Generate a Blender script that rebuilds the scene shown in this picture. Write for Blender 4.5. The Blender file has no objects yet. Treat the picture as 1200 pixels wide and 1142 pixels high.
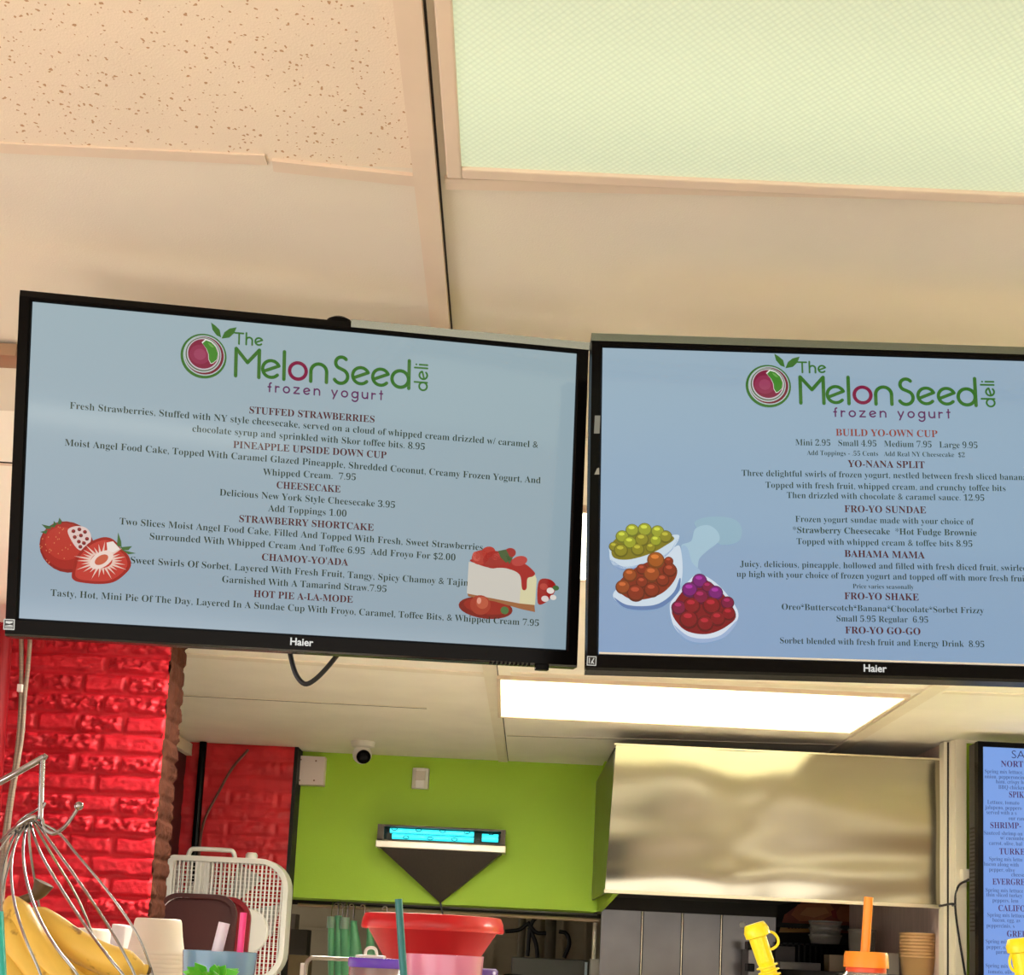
import bpy, bmesh, math, random
import numpy as np
from mathutils import Vector, Matrix
random.seed(7)
SC = bpy.context.scene
COL = SC.collection
PI = math.pi

# ------------------------------------------------------------------ camera
F_PX, PX, PY, PITCH, ROLL = 1447.0, 600.0, 925.0, 0.13, 0.047
CAM = Vector((0, 0, 1.55))
Fw = Vector((0, math.cos(PITCH), math.sin(PITCH)))
U0 = Vector((0, -math.sin(PITCH), math.cos(PITCH)))
R0 = Vector((1, 0, 0))
Rt = R0 * math.cos(ROLL) + U0 * math.sin(ROLL)
Up = -R0 * math.sin(ROLL) + U0 * math.cos(ROLL)
cd = bpy.data.cameras.new('camera')
cam = bpy.data.objects.new('camera', cd)
COL.objects.link(cam)
cam.matrix_world = Matrix(((Rt.x, Up.x, -Fw.x, CAM.x), (Rt.y, Up.y, -Fw.y, CAM.y), (Rt.z, Up.z, -Fw.z, CAM.z), (0, 0, 0, 1)))
cd.sensor_width = 36.0
cd.sensor_fit = 'HORIZONTAL'
cd.lens = 36.0 * F_PX / 1200.0
cd.shift_x = 0.0
cd.shift_y = (PY - 571.0) / 1200.0
cd.clip_start = 0.02
SC.camera = cam

# ------------------------------------------------------------------ world, exposure, daylight
SC.view_settings.view_transform = 'Standard'
SC.view_settings.look = 'None'
SC.view_settings.exposure = 0.35
SC.view_settings.gamma = 1.0
SC.view_settings.use_curve_mapping = False
W = bpy.data.worlds.new('sky')
SC.world = W
W.use_nodes = True
W.node_tree.nodes['Background'].inputs[0].default_value = (1.0, 0.92, 0.80, 1)
W.node_tree.nodes['Background'].inputs[1].default_value = 0.8

def area(name, loc, rot, sx, sy, power, color):
    d = bpy.data.lights.new(name, 'AREA')
    d.shape = 'RECTANGLE'
    d.size, d.size_y, d.energy, d.color = sx, sy, power, color
    o = bpy.data.objects.new(name, d)
    COL.objects.link(o)
    o.location = loc
    o.rotation_euler = rot
    return o
# daylight coming in through the shop windows (left wall and street side, plus an added side one), some of it thrown up by the pavement
area('window_daylight_left', (-1.80, -1.0, 1.25), (0, -PI / 2 - 0.35, 0), 1.3, 3.6, 54, (1.0, 0.95, 0.89))
area('added_side_daylight', (-1.80, 2.3, 1.05), (0, -PI / 2 - 0.40, 0), 1.5, 1.5, 6, (1.0, 0.96, 0.90))  # side window light, added to brighten the kitchen end
area('window_daylight_street', (1.2, -4.25, 1.40), (PI / 2, 0, 0), 4.8, 1.3, 50, (1.0, 0.95, 0.88))

# ------------------------------------------------------------------ helpers
def lin(c):
    out = []
    for v in c[:3]:
        v = v / 255.0
        out.append(v / 12.92 if v <= 0.04045 else ((v + 0.055) / 1.055) ** 2.4)
    return tuple(out)

def ray(x, y):
    return Fw + Rt * ((x - PX) / F_PX) - Up * ((y - PY) / F_PX)
def at(x, y, Y):                      # the point of the plane at depth Y seen at a pixel
    d = ray(x, y); return CAM + d * (Y / d.y)
def atz(x, y, z):
    d = ray(x, y); return CAM + d * ((z - CAM.z) / d.z)
def on_plane(x, y, o, n):
    d = ray(x, y); return CAM + d * ((o - CAM).dot(n) / d.dot(n))

def mat(name, color, rough=0.5, metal=0.0, var=0.0, vscale=8.0, bump=0.0, bscale=60.0, trans=0.0, emit=None, estr=1.0, spec=0.5, alpha=1.0, stretch=None, coat=0.0, sss=0.0):
    m = bpy.data.materials.new(name)
    m.use_nodes = True
    nt = m.node_tree
    b = nt.nodes['Principled BSDF']
    c = lin(color)
    b.inputs['Base Color'].default_value = (*c, 1)
    b.inputs['Roughness'].default_value = rough
    b.inputs['Metallic'].default_value = metal
    b.inputs['Transmission Weight'].default_value = trans
    b.inputs['Specular IOR Level'].default_value = spec
    b.inputs['Alpha'].default_value = alpha
    b.inputs['Coat Weight'].default_value = coat
    if emit is not None:
        b.inputs['Emission Color'].default_value = (*lin(emit), 1)
        b.inputs['Emission Strength'].default_value = estr
    if var or bump:
        tc = nt.nodes.new('ShaderNodeTexCoord')
        mp = nt.nodes.new('ShaderNodeMapping')
        nt.links.new(tc.outputs['Object'], mp.inputs[0])
        if stretch: mp.inputs['Scale'].default_value = stretch
    if var:
        n = nt.nodes.new('ShaderNodeTexNoise'); n.inputs['Scale'].default_value = vscale; n.inputs['Detail'].default_value = 4
        nt.links.new(mp.outputs[0], n.inputs['Vector'])
        r = nt.nodes.new('ShaderNodeMapRange')
        r.inputs[1].default_value = 0.3; r.inputs[2].default_value = 0.7
        r.inputs[3].default_value = 1 - var; r.inputs[4].default_value = 1 + var
        nt.links.new(n.outputs[0], r.inputs[0])
        mx = nt.nodes.new('ShaderNodeMix'); mx.data_type = 'RGBA'; mx.blend_type = 'MULTIPLY'
        mx.inputs[0].default_value = 1.0
        mx.inputs[6].default_value = (*c, 1)
        nt.links.new(r.outputs[0], mx.inputs[7])
        nt.links.new(mx.outputs[2], b.inputs['Base Color'])
    if bump:
        n2 = nt.nodes.new('ShaderNodeTexNoise'); n2.inputs['Scale'].default_value = bscale; n2.inputs['Detail'].default_value = 3
        nt.links.new(mp.outputs[0], n2.inputs['Vector'])
        bp = nt.nodes.new('ShaderNodeBump'); bp.inputs['Strength'].default_value = bump; bp.inputs['Distance'].default_value = 0.004
        nt.links.new(n2.outputs[0], bp.inputs['Height'])
        nt.links.new(bp.outputs[0], b.inputs['Normal'])
    return m

def root_of(o):
    while o.parent: o = o.parent
    return o

def tag(o, label, cat, group=None):
    o['label'] = label; o['category'] = cat
    if group: o['group'] = group
    return o

def thing(name, label, cat, loc, group=None):
    o = bpy.data.objects.new(name, None)
    COL.objects.link(o)
    o.location = loc
    o.empty_display_size = 0.05
    return tag(o, label, cat, group)

def link_mesh(name, me, parent=None, label=None, cat=None, group=None, kind=None):
    o = bpy.data.objects.new(name, me)
    COL.objects.link(o)
    if parent is not None:
        off = Vector(root_of(parent).location)
        o.parent = parent
    else:
        co = [v.co for v in me.vertices]
        off = Vector(((min(c.x for c in co) + max(c.x for c in co)) / 2, (min(c.y for c in co) + max(c.y for c in co)) / 2, min(c.z for c in co)))
        o.location = off
    me.transform(Matrix.Translation(-off))
    if label: o['label'] = label
    if cat: o['category'] = cat
    if group: o['group'] = group
    if kind: o['kind'] = kind
    return o

def O(name, bm, m, parent=None, label=None, cat=None, group=None, kind=None, smooth=False, bevel=0.0):
    bmesh.ops.recalc_face_normals(bm, faces=bm.faces)
    if bevel:
        bmesh.ops.bevel(bm, geom=[e for e in bm.edges if e.is_manifold and e.calc_face_angle(0) > 0.6], offset=bevel, segments=2, profile=0.6, affect='EDGES', clamp_overlap=True)
    if smooth:
        for f in bm.faces: f.smooth = True
        for e in bm.edges:
            if e.is_manifold and e.calc_face_angle(0) > 0.9: e.smooth = False
    me = bpy.data.meshes.new(name)
    bm.to_mesh(me); bm.free()
    for mm in (m if isinstance(m, (list, tuple)) else [m]): me.materials.append(mm)
    return link_mesh(name, me, parent, label, cat, group, kind)

def S(name, bm, m, **k):
    return O(name, bm, m, kind='structure', **k)

def B(): return bmesh.new()

def box(bm, a, b, mi=0):
    x0, y0, z0 = (min(a[i], b[i]) for i in range(3)); x1, y1, z1 = (max(a[i], b[i]) for i in range(3))
    v = [bm.verts.new(p) for p in ((x0, y0, z0), (x1, y0, z0), (x1, y1, z0), (x0, y1, z0), (x0, y0, z1), (x1, y0, z1), (x1, y1, z1), (x0, y1, z1))]
    for q in ((0, 3, 2, 1), (4, 5, 6, 7), (0, 1, 5, 4), (1, 2, 6, 5), (2, 3, 7, 6), (3, 0, 4, 7)):
        f = bm.faces.new([v[i] for i in q]); f.material_index = mi
    return v

def obox(bm, c, ax, ay, az, hx, hy, hz):          # box with its own axes
    v = []
    for sz in (-1, 1):
        for sx, sy in ((-1, -1), (1, -1), (1, 1), (-1, 1)):
            v.append(bm.verts.new(Vector(c) + ax * hx * sx + ay * hy * sy + az * hz * sz))
    for q in ((0, 3, 2, 1), (4, 5, 6, 7), (0, 1, 5, 4), (1, 2, 6, 5), (2, 3, 7, 6), (3, 0, 4, 7)):
        bm.faces.new([v[i] for i in q])

def prism(bm, pts, d):                            # polygon (3-D points) pushed along vector d
    d = Vector(d)
    a = [bm.verts.new(Vector(p)) for p in pts]; b = [bm.verts.new(Vector(p) + d) for p in pts]
    bm.faces.new(a[::-1]); bm.faces.new(b)
    n = len(pts)
    for i in range(n): bm.faces.new((a[i], a[(i + 1) % n], b[(i + 1) % n], b[i]))

def smooth_path(pts, k=6):
    pts = [Vector(p) for p in pts]
    if len(pts) < 3: return pts
    P = [pts[0] * 2 - pts[1]] + pts + [pts[-1] * 2 - pts[-2]]
    out = []
    for i in range(1, len(P) - 2):
        a, b, c, d = P[i - 1], P[i], P[i + 1], P[i + 2]
        for j in range(k):
            t = j / k
            out.append(0.5 * ((2 * b) + (c - a) * t + (2 * a - 5 * b + 4 * c - d) * t * t + (3 * b - a - 3 * c + d) * t ** 3))
    out.append(pts[-1])
    return out

def tube(bm, pts, r, n=8, k=6, closed=False, cap=True):
    P = smooth_path(pts, k) if k > 1 else [Vector(p) for p in pts]
    m = len(P)
    rr = r if callable(r) else (lambda t: r)
    t0 = (P[1] - P[0]).normalized()
    ref = Vector((0, 0, 1)) if abs(t0.z) < 0.9 else Vector((1, 0, 0))
    nrm = (ref - t0 * ref.dot(t0)).normalized()
    rings = []
    for i in range(m):
        if closed: t = (P[(i + 1) % m] - P[i - 1]).normalized()
        else: t = (P[min(i + 1, m - 1)] - P[max(i - 1, 0)]).normalized()
        nrm = (nrm - t * nrm.dot(t)).normalized()
        bn = t.cross(nrm)
        q = rr(i / max(1, m - 1))
        rings.append([bm.verts.new(P[i] + (nrm * math.cos(2 * PI * j / n) + bn * math.sin(2 * PI * j / n)) * q) for j in range(n)])
    for i in range(m if closed else m - 1):
        a, b = rings[i], rings[(i + 1) % m]
        for j in range(n): bm.faces.new((a[j], a[(j + 1) % n], b[(j + 1) % n], b[j]))
    if cap and not closed:
        bm.faces.new(rings[0][::-1]); bm.faces.new(rings[-1])

def lathe(bm, c, prof, n=32, axis=(0, 0, 1), tilt=None):   # prof: (radius, height) pairs, from c along axis
    c = Vector(c); az = Vector(axis).normalized()
    ax = az.orthogonal().normalized(); ay = az.cross(ax)
    rings = []
    for r, h in prof:
        if r < 1e-6: rings.append([bm.verts.new(c + az * h)])
        else: rings.append([bm.verts.new(c + az * h + (ax * math.cos(2 * PI * j / n) + ay * math.sin(2 * PI * j / n)) * r) for j in range(n)])
    for a, b in zip(rings, rings[1:]):
        for j in range(n):
            k = (j + 1) % n
            if len(a) == 1 and len(b) == 1: continue
            if len(a) == 1: bm.faces.new((a[0], b[j], b[k]))
            elif len(b) == 1: bm.faces.new((a[j], a[k], b[0]))
            else: bm.faces.new((a[j], a[k], b[k], b[j]))

def copy_tree(o, loc, label=None, parent=None):
    c = o.copy(); COL.objects.link(c)
    if parent is None: c.location = loc
    else: c.parent = parent
    if label: c['label'] = label
    for ch in list(o.children): copy_tree(ch, None, None, c)
    return c

# value noise for modelled surfaces
_rng = np.random.RandomState(3)
_N = _rng.rand(64, 64)
def vnoise(u, v):
    iu = np.floor(u).astype(int); iv = np.floor(v).astype(int); fu = u - iu; fv = v - iv
    fu = fu * fu * (3 - 2 * fu); fv = fv * fv * (3 - 2 * fv)
    g = lambda a, b: _N[a % 64, b % 64]
    return (g(iu, iv) * (1 - fu) + g(iu + 1, iv) * fu) * (1 - fv) + (g(iu, iv + 1) * (1 - fu) + g(iu + 1, iv + 1) * fu) * fv

# ------------------------------------------------------------------ materials
def ceiling_mat(name, color, speckle):
    m = mat(name, color, 0.85, var=0.035, vscale=5, bump=0.10 if not speckle else 0.16, bscale=420)
    if speckle:
        nt = m.node_tree; b = nt.nodes['Principled BSDF']
        tc = nt.nodes.new('ShaderNodeTexCoord')
        prev = b.inputs['Base Color'].links[0].from_socket
        fac = None
        for sc, th in ((165, 0.155), (115, 0.12)):
            nz = nt.nodes.new('ShaderNodeTexNoise'); nz.inputs['Scale'].default_value = 160
            ad = nt.nodes.new('ShaderNodeMix'); ad.data_type = 'VECTOR'; ad.inputs[0].default_value = 0.006
            nt.links.new(tc.outputs['Object'], nz.inputs['Vector'])
            nt.links.new(tc.outputs['Object'], ad.inputs[4]); nt.links.new(nz.outputs[1], ad.inputs[5])
            vo = nt.nodes.new('ShaderNodeTexVoronoi'); vo.inputs['Scale'].default_value = sc
            nt.links.new(ad.outputs[1], vo.inputs['Vector'])
            sep = nt.nodes.new('ShaderNodeSeparateColor'); nt.links.new(vo.outputs['Color'], sep.inputs[0])
            mul = nt.nodes.new('ShaderNodeMath'); mul.operation = 'MULTIPLY'; mul.inputs[1].default_value = th * 2
            gt = nt.nodes.new('ShaderNodeMath'); gt.operation = 'SUBTRACT'; gt.inputs[1].default_value = 0.12
            nt.links.new(sep.outputs[0], gt.inputs[0]); nt.links.new(gt.outputs[0], mul.inputs[0])
            lt = nt.nodes.new('ShaderNodeMath'); lt.operation = 'LESS_THAN'
            nt.links.new(vo.outputs['Distance'], lt.inputs[0]); nt.links.new(mul.outputs[0], lt.inputs[1])
            if fac is None: fac = lt.outputs[0]
            else:
                mxx = nt.nodes.new('ShaderNodeMath'); mxx.operation = 'MAXIMUM'
                nt.links.new(fac, mxx.inputs[0]); nt.links.new(lt.outputs[0], mxx.inputs[1]); fac = mxx.outputs[0]
        mx = nt.nodes.new('ShaderNodeMix'); mx.data_type = 'RGBA'
        nt.links.new(fac, mx.inputs[0]); nt.links.new(prev, mx.inputs[6]); mx.inputs[7].default_value = (*lin((184, 144, 106)), 1)
        nt.links.new(mx.outputs[2], b.inputs['Base Color'])
    return m

M = {}
M['ceil'] = ceiling_mat('painted_ceiling_tile', (224, 214, 196), False)
M['ceil_speck'] = ceiling_mat('pitted_ceiling_tile', (230, 214, 191), True)
M['tee'] = mat('painted_ceiling_tee', (222, 202, 178), 0.5, var=0.04)
M['gap'] = mat('dark_gap', (40, 32, 26), 0.9)
M['red'] = mat('glossy_red_brick_paint', (172, 24, 36), 0.52, var=0.10, vscale=14, bump=0.4, bscale=95, spec=0.22)
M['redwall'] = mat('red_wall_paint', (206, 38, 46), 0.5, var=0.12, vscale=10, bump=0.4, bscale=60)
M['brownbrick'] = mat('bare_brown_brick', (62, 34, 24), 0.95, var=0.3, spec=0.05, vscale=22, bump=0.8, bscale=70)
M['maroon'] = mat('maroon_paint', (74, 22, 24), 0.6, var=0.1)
M['green'] = mat('lime_green_paint', (160, 200, 48), 0.6, var=0.03, vscale=3, bump=0.12, bscale=150)
M['steel'] = mat('brushed_steel', (156, 149, 130), 0.14, metal=1.0)
M['steel2'] = mat('backsplash_steel', (104, 102, 102), 0.3, metal=1.0, var=0.12, vscale=5, bump=0.15, bscale=7)
M['chrome'] = mat('chrome_wire', (158, 158, 160), 0.17, metal=1.0)
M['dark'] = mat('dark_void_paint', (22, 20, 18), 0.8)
M['black'] = mat('black_plastic', (7, 6, 6), 0.25, spec=0.08)
M['strip'] = mat('bezel_sheen_grey', (112, 114, 104), 0.24, metal=1.0)
M['rubber'] = mat('black_cable_rubber', (10, 11, 16), 0.45)
M['whitep'] = mat('white_plastic', (236, 232, 226), 0.4)
M['fan'] = mat('fan_white_plastic', (244, 242, 236), 0.45)
M['cream'] = mat('cream_paint', (222, 214, 196), 0.6, var=0.03)
M['block'] = mat('painted_block_wall', (170, 160, 136), 0.8, var=0.08, vscale=6, bump=0.3, bscale=40)
M['floor'] = mat('tan_floor_tile', (214, 203, 188), 0.4, var=0.08, vscale=3)
M['wallb'] = mat('warm_wall_paint', (214, 190, 158), 0.7, var=0.03)
M['wood'] = mat('wood_rail', (170, 150, 126), 0.6, var=0.15, stretch=(2, 30, 30))

def attr_mat(name, rough, strength=1.0, coat=0.0):
    m = bpy.data.materials.new(name); m.use_nodes = True
    nt = m.node_tree; b = nt.nodes['Principled BSDF']
    a = nt.nodes.new('ShaderNodeAttribute'); a.attribute_name = 'Col'
    b.inputs['Base Color'].default_value = (0.002, 0.002, 0.002, 1)
    b.inputs['Roughness'].default_value = rough
    b.inputs['Specular IOR Level'].default_value = 0.45
    nt.links.new(a.outputs['Color'], b.inputs['Emission Color'])
    b.inputs['Emission Strength'].default_value = strength
    return m
M['board'] = attr_mat('matte_lit_screen', 0.5, 0.785)
M['board'].node_tree.nodes['Principled BSDF'].inputs['Specular IOR Level'].default_value = 0.15
M['screen'] = attr_mat('lit_screen', 0.10, 0.785)

ZC = 2.375     # ceiling height
# ------------------------------------------------------------------ room shell
XL, XR, YB, YF = -1.66, 4.4, -4.1, 7.2
bm = B(); box(bm, (XL - .2, YB - .2, -0.05), (XR + .2, YF + .2, 0)); S('floor', bm, M['floor'])

TEE_X = -0.118
bm = B()
def quad_ceiling(bm, x0, x1, y0, y1, mi=0):
    box(bm, (x0, y0, ZC), (x1, y1, ZC + 0.03), mi)
quad_ceiling(bm, XL - .2, TEE_X, YB - .2, 1.225, 1)
quad_ceiling(bm, XL - .2, TEE_X, 1.225, 1.9)
quad_ceiling(bm, TEE_X, XR + .2, YB - .2, 1.9)
quad_ceiling(bm, XL - .2, XR + .2, 1.9, 5.9, 2)
S('ceiling', bm, [M['ceil'], M['ceil_speck'], ceiling_mat('kitchen_ceiling_tile', (250, 244, 230), False)])

def tee(n, p0, p1, w, drop=0.006, m='tee', gap=0.0, gw=0.0011):
    p0 = Vector((p0[0], p0[1], ZC)); p1 = Vector((p1[0], p1[1], ZC))
    d = (p1 - p0).normalized(); s = Vector((-d.y, d.x, 0)); z = Vector((0, 0, 1))
    bm = B(); c = (p0 + p1) / 2; c.z = ZC - drop / 2
    obox(bm, c, d, s, z, (p1 - p0).length / 2, w / 2, drop / 2)
    o = S('trim_%d' % n, bm, M[m])
    if gap:
        bm = B(); c = (p0 + p1) / 2 + s * gap; c.z = ZC - 0.001
        obox(bm, c, d, s, z, (p1 - p0).length / 2, gw, 0.001)
        S('trim_gap', bm, M['gap'], parent=o)
    return o
def xy(x, y): p = atz(x, y, ZC); return (p.x, p.y)
M['tee_k'] = mat('kitchen_ceiling_tee', (240, 230, 210), 0.5, var=0.04)
# main tee running into depth, and the cross tees, laid where the grid shows
tee(1, (-0.119, -4), (-0.124, 1.95), 0.025, 0.012, gap=-0.0138)
tee(2, (-0.116, 1.95), (-0.045, 5.33), 0.040, 0.008, gap=-0.022, m='tee_k')
tee(3, xy(-60, 169), xy(312, 186), 0.016, 0.002)
tee(4, xy(320, 191), xy(489, 209), 0.018, 0.004)
tee(5, xy(522, 211), xy(1300, 228), 0.018, 0.005)
tee(6, (-1.65, 1.67), (-0.13, 1.70), 0.012, 0.002, gap=-0.007)
tee(7, (-1.65, 2.10), (-0.13, 2.16), 0.012, 0.002, gap=-0.007)
tee(8, xy(120, 760), xy(574, 790), 0.045, 0.004, m='tee_k')
tee(9, xy(120, 809), xy(500, 829), 0.012, 0.002, 'tee_k', gap=0.008, gw=0.0035)
tee(10, (-0.02, 3.625), (1.25, 3.59), 0.04, 0.004, m='tee_k')
tee(11, xy(594, 861), xy(1000, 873), 0.012, 0.002, 'tee_k', gap=0.008, gw=0.0035)
tee(12, (1.215, 2.6), (1.245, 5.33), 0.05, 0.008, gap=-0.027, m='tee_k')
tee(13, (1.27, 3.60), (2.8, 3.56), 0.03, 0.003, m='tee_k')

# soffit wall over the kitchen pass
YS = 5.35
ZS = at(515, 1059, YS).z
X0 = at(340, 960, YS).x; X1 = at(703, 980, YS).x
bm = B(); box(bm, (X0 - 0.3, YS, ZS), (X1, YS + 0.35, ZC)); S('wall_back', bm, M['green'])
YH = 4.42                                               # hood front
zrt = at(718, 900, 4.46).z
bm = B(); prism(bm, [(X1, 4.46, at(711, 1043, 4.46).z), (X1, YS, ZS), (X1, YS, ZC), (X1, YS - .12, ZC), (X1, 4.46, zrt)], (.02, 0, 0)); S('wall_return', bm, M['green'])
# kitchen room beyond
bm = B(); box(bm, (-2.2, 7.0, 0), (4.4, 7.1, ZC)); S('wall_kitchen', bm, M['block'])
bm = B()
for k in range(7): box(bm, (-0.2 + k * 0.13, 6.985, 0.8), (-0.19 + k * 0.13, 7.0, ZC))
box(bm, (-2.2, 6.985, 1.62), (2.4, 7.0, 1.63)); S('trim_20', bm, M['block'])
bm = B(); box(bm, (-2.2, 5.7, 2.2), (4.4, 7.1, 2.25)); S('ceiling_kitchen', bm, M['block'])
bm = B(); box(bm, (-1.5, YS + .30, ZS - 0.02), (X1 + 1.9, YS + 0.36, ZS)); S('trim_21', bm, M['dark'])
# red brick stretch of the back wall, at the left
XRB = at(339, 960, 5.22).x
M_brick_rows = 0.068
def brick_face(bm, x0, x1, z0, z1, y, step, course, blen, depth, rough, seed, axis='x'):
    nu = int((x1 - x0) / step); nv = int((z1 - z0) / step)
    U, V = np.meshgrid(np.linspace(x0, x1, nu + 1), np.linspace(z0, z1, nv + 1))
    row = np.floor(V / course).astype(int)
    off = np.where(row % 2 == 0, 0.0, blen * 0.5)
    L = np.where(row % 2 == 0, blen, blen * 2.0)
    bu = (U + off + 40) / L; fu = (bu - np.floor(bu)) * L; fv = (V / course - row) * course
    wob = (vnoise(U * 24 + seed, V * 24) - .5) * 0.006
    du = np.minimum(fu, L - fu) + wob; dv = np.minimum(fv, course - fv) + wob
    d = np.minimum(du, dv)
    h = np.clip((d - 0.004) / 0.008, 0, 1); h = h * h * (3 - 2 * h)
    ident = _N[(row * 7 + seed) % 64, np.floor(bu).astype(int) % 64]
    H = h * (depth * (0.7 + 0.6 * ident))
    r1 = vnoise(U * 70 + seed, V * 95) - .5; r2 = vnoise(U * 150, V * 190 + seed) - .5
    H = H + h * rough * (0.35 + 1.2 * (ident > 0.45)) * (r1 * 1.2 + r2 * 0.8) + (vnoise(U * 8, V * 8 + seed) - .5) * 0.004
    vs = []
    for j in range(nv + 1):
        rowv = []
        for i in range(nu + 1):
            if axis == 'x': rowv.append(bm.verts.new((U[j, i], y - H[j, i], V[j, i])))
            else: rowv.append(bm.verts.new((y + H[j, i], U[j, i], V[j, i])))
        vs.append(rowv)
    for j in range(nv):
        for i in range(nu):
            q = (vs[j][i], vs[j][i + 1], vs[j + 1][i + 1], vs[j + 1][i])
            bm.faces.new(q).smooth = True
XLB = -1.42
bm = B(); box(bm, (XLB, 5.24, 0), (XRB, 5.44, ZC)); o = S('wall_red', bm, M['redwall'])
bm = B(); brick_face(bm, XLB, XRB, 1.25, ZC, 5.235, 0.009, 0.066, 0.20, 0.008, 0.005, 11); S('brick_facing', bm, M['redwall'], parent=o)

bm = B(); box(bm, (XRB + .001, 5.225, 0), (XRB + .016, 5.345, ZC - .001)); S('trim_27', bm, M['dark'])  # dark strip painted in for the shaded side of the red brick

# left pillar of painted brick with a bare brown return
YP = 3.3
XP = at(199, 780, YP).x
PT = 0.155
bm = B(); box(bm, (XL + .001, YP + .01, 0), (XP - 0.01, YP + PT, ZC)); pil = S('column', bm, M['brownbrick'])
bm = B(); brick_face(bm, XL, XP, 1.15, ZC, YP + 0.005, 0.004, 0.0548, 0.118, 0.013, 0.011, 5); S('painted_brick_face', bm, M['red'], parent=pil)
bm = B(); brick_face(bm, YP, YP + PT, 1.15, ZC, XP - 0.006, 0.005, 0.0548, 0.09, 0.006, 0.003, 23, axis='y'); S('bare_brick_return', bm, M['brownbrick'], parent=pil)
# left wall with the shop window (beside the camera), street wall behind the camera
bm = B()
for a, b in (((XL - .1, YB, 0), (XL, 5.44, 0.6)), ((XL - .1, YB, 2.0), (XL, 5.44, ZC)), ((XL - .1, 0.9, 0.6), (XL, 1.5, 2.0)), ((XL - .1, 3.1, 0.6), (XL, 5.44, 2.0)), ((XL - .1, YB, 0.6), (XL, -3.0, 2.0))): box(bm, a, b)
S('wall_left', bm, M['redwall'])
bm = B()
for z in (0.6, 1.96): box(bm, (XL - .1, -3.0, z), (XL, 0.9, z + .04))
for y in (-3.0, -1.05, 0.86): box(bm, (XL - .08, y, 0.6), (XL - .02, y + .04, 2.0))
S('window_1', bm, M['black'])
bm = B()
for z in (0.6, 1.96): box(bm, (XL - .1, 1.5, z), (XL, 3.1, z + .04))
for y in (1.5, 2.28, 3.06): box(bm, (XL - .08, y, 0.6), (XL - .02, y + .04, 2.0))
S('added_window', bm, M['black'])  # second left window, added out of view to let in more light
bm = B()
for a, b in (((XL, YB - .1, 0), (XR, YB, 0.8)), ((XL, YB - .1, 2.1), (XR, YB, ZC)), ((XL, YB - .1, 0.8), (-1.2, YB, 2.1)), ((3.6, YB - .1, .8), (XR, YB, 2.1))): box(bm, a, b)
S('wall_front', bm, M['wallb'])
bm = B()
for x in (-1.2, 0.4, 2.0, 3.56): box(bm, (x, YB - .08, 0.8), (x + .04, YB - .02, 2.1))
for z in (0.8, 2.06): box(bm, (-1.2, YB - .08, z), (3.6, YB - .02, z + .04))
S('window_2', bm, M['black'])
bm = B(); box(bm, (XR, YB, 0), (XR + .1, YF, ZC)); S('wall_right', bm, M['wallb'])
# dark corner left of the back wall
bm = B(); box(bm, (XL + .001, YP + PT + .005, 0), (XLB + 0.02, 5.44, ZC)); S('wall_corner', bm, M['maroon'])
bm = B()
box(bm, (XLB + 0.02, 4.5, ZC - 0.06), (XLB + 0.045, 5.23, ZC - 0.01)); S('trim_22', bm, M['cream'])
bm = B(); p = at(226, 930, 5.1); p.x = max(p.x, XLB + .045); tube(bm, [(p.x, 5.205, 0), (p.x, 5.205, ZC - .002)], 0.016, 10, 1)
O('pipe', bm, M['black'], label='thin black upright pipe in the dark corner behind the brown brick edge', cat='pipe', smooth=True)

# right partition: pale end post and green wall
YW = 4.38
pw = at(1128, 950, YW).x; pe = at(1116, 950, YW).x
bm = B(); box(bm, (pw, YW, 0), (XR, YW + .1, ZC)); S('wall_partition', bm, M['green'])
bm = B(); box(bm, (pe + 0.002, YW - .03, 0), (pw + 0.003, YW + .12, ZC)); S('trim_23', bm, M['cream'])
bm = B(); box(bm, (pe - 0.014, YW - .02, 0), (pe + 0.001, YW + .05, ZC - 0.004)); box(bm, (pe - 0.03, YW - .0, 0), (pe - 0.018, YW + .05, ZC - 0.004)); S('trim_24', bm, M['cream'])
bm = B(); box(bm, (pe - 0.019, YW - .005, 0), (pe - 0.0135, YW + .05, ZC - 0.006)); S('trim_25', bm, M['gap'])
bm = B()
box(bm, (pe - 0.013, YW + .05, 0), (pw, YS + 0.3, ZC)); S('wall_side', bm, mat('pinkish_panel', (206, 182, 172), 0.5, var=.1, stretch=(8, 8, 1)))
tee(26, (pe, YW - .015), (3.4, YW - 0.03), 0.02, 0.008, 'cream')

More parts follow.
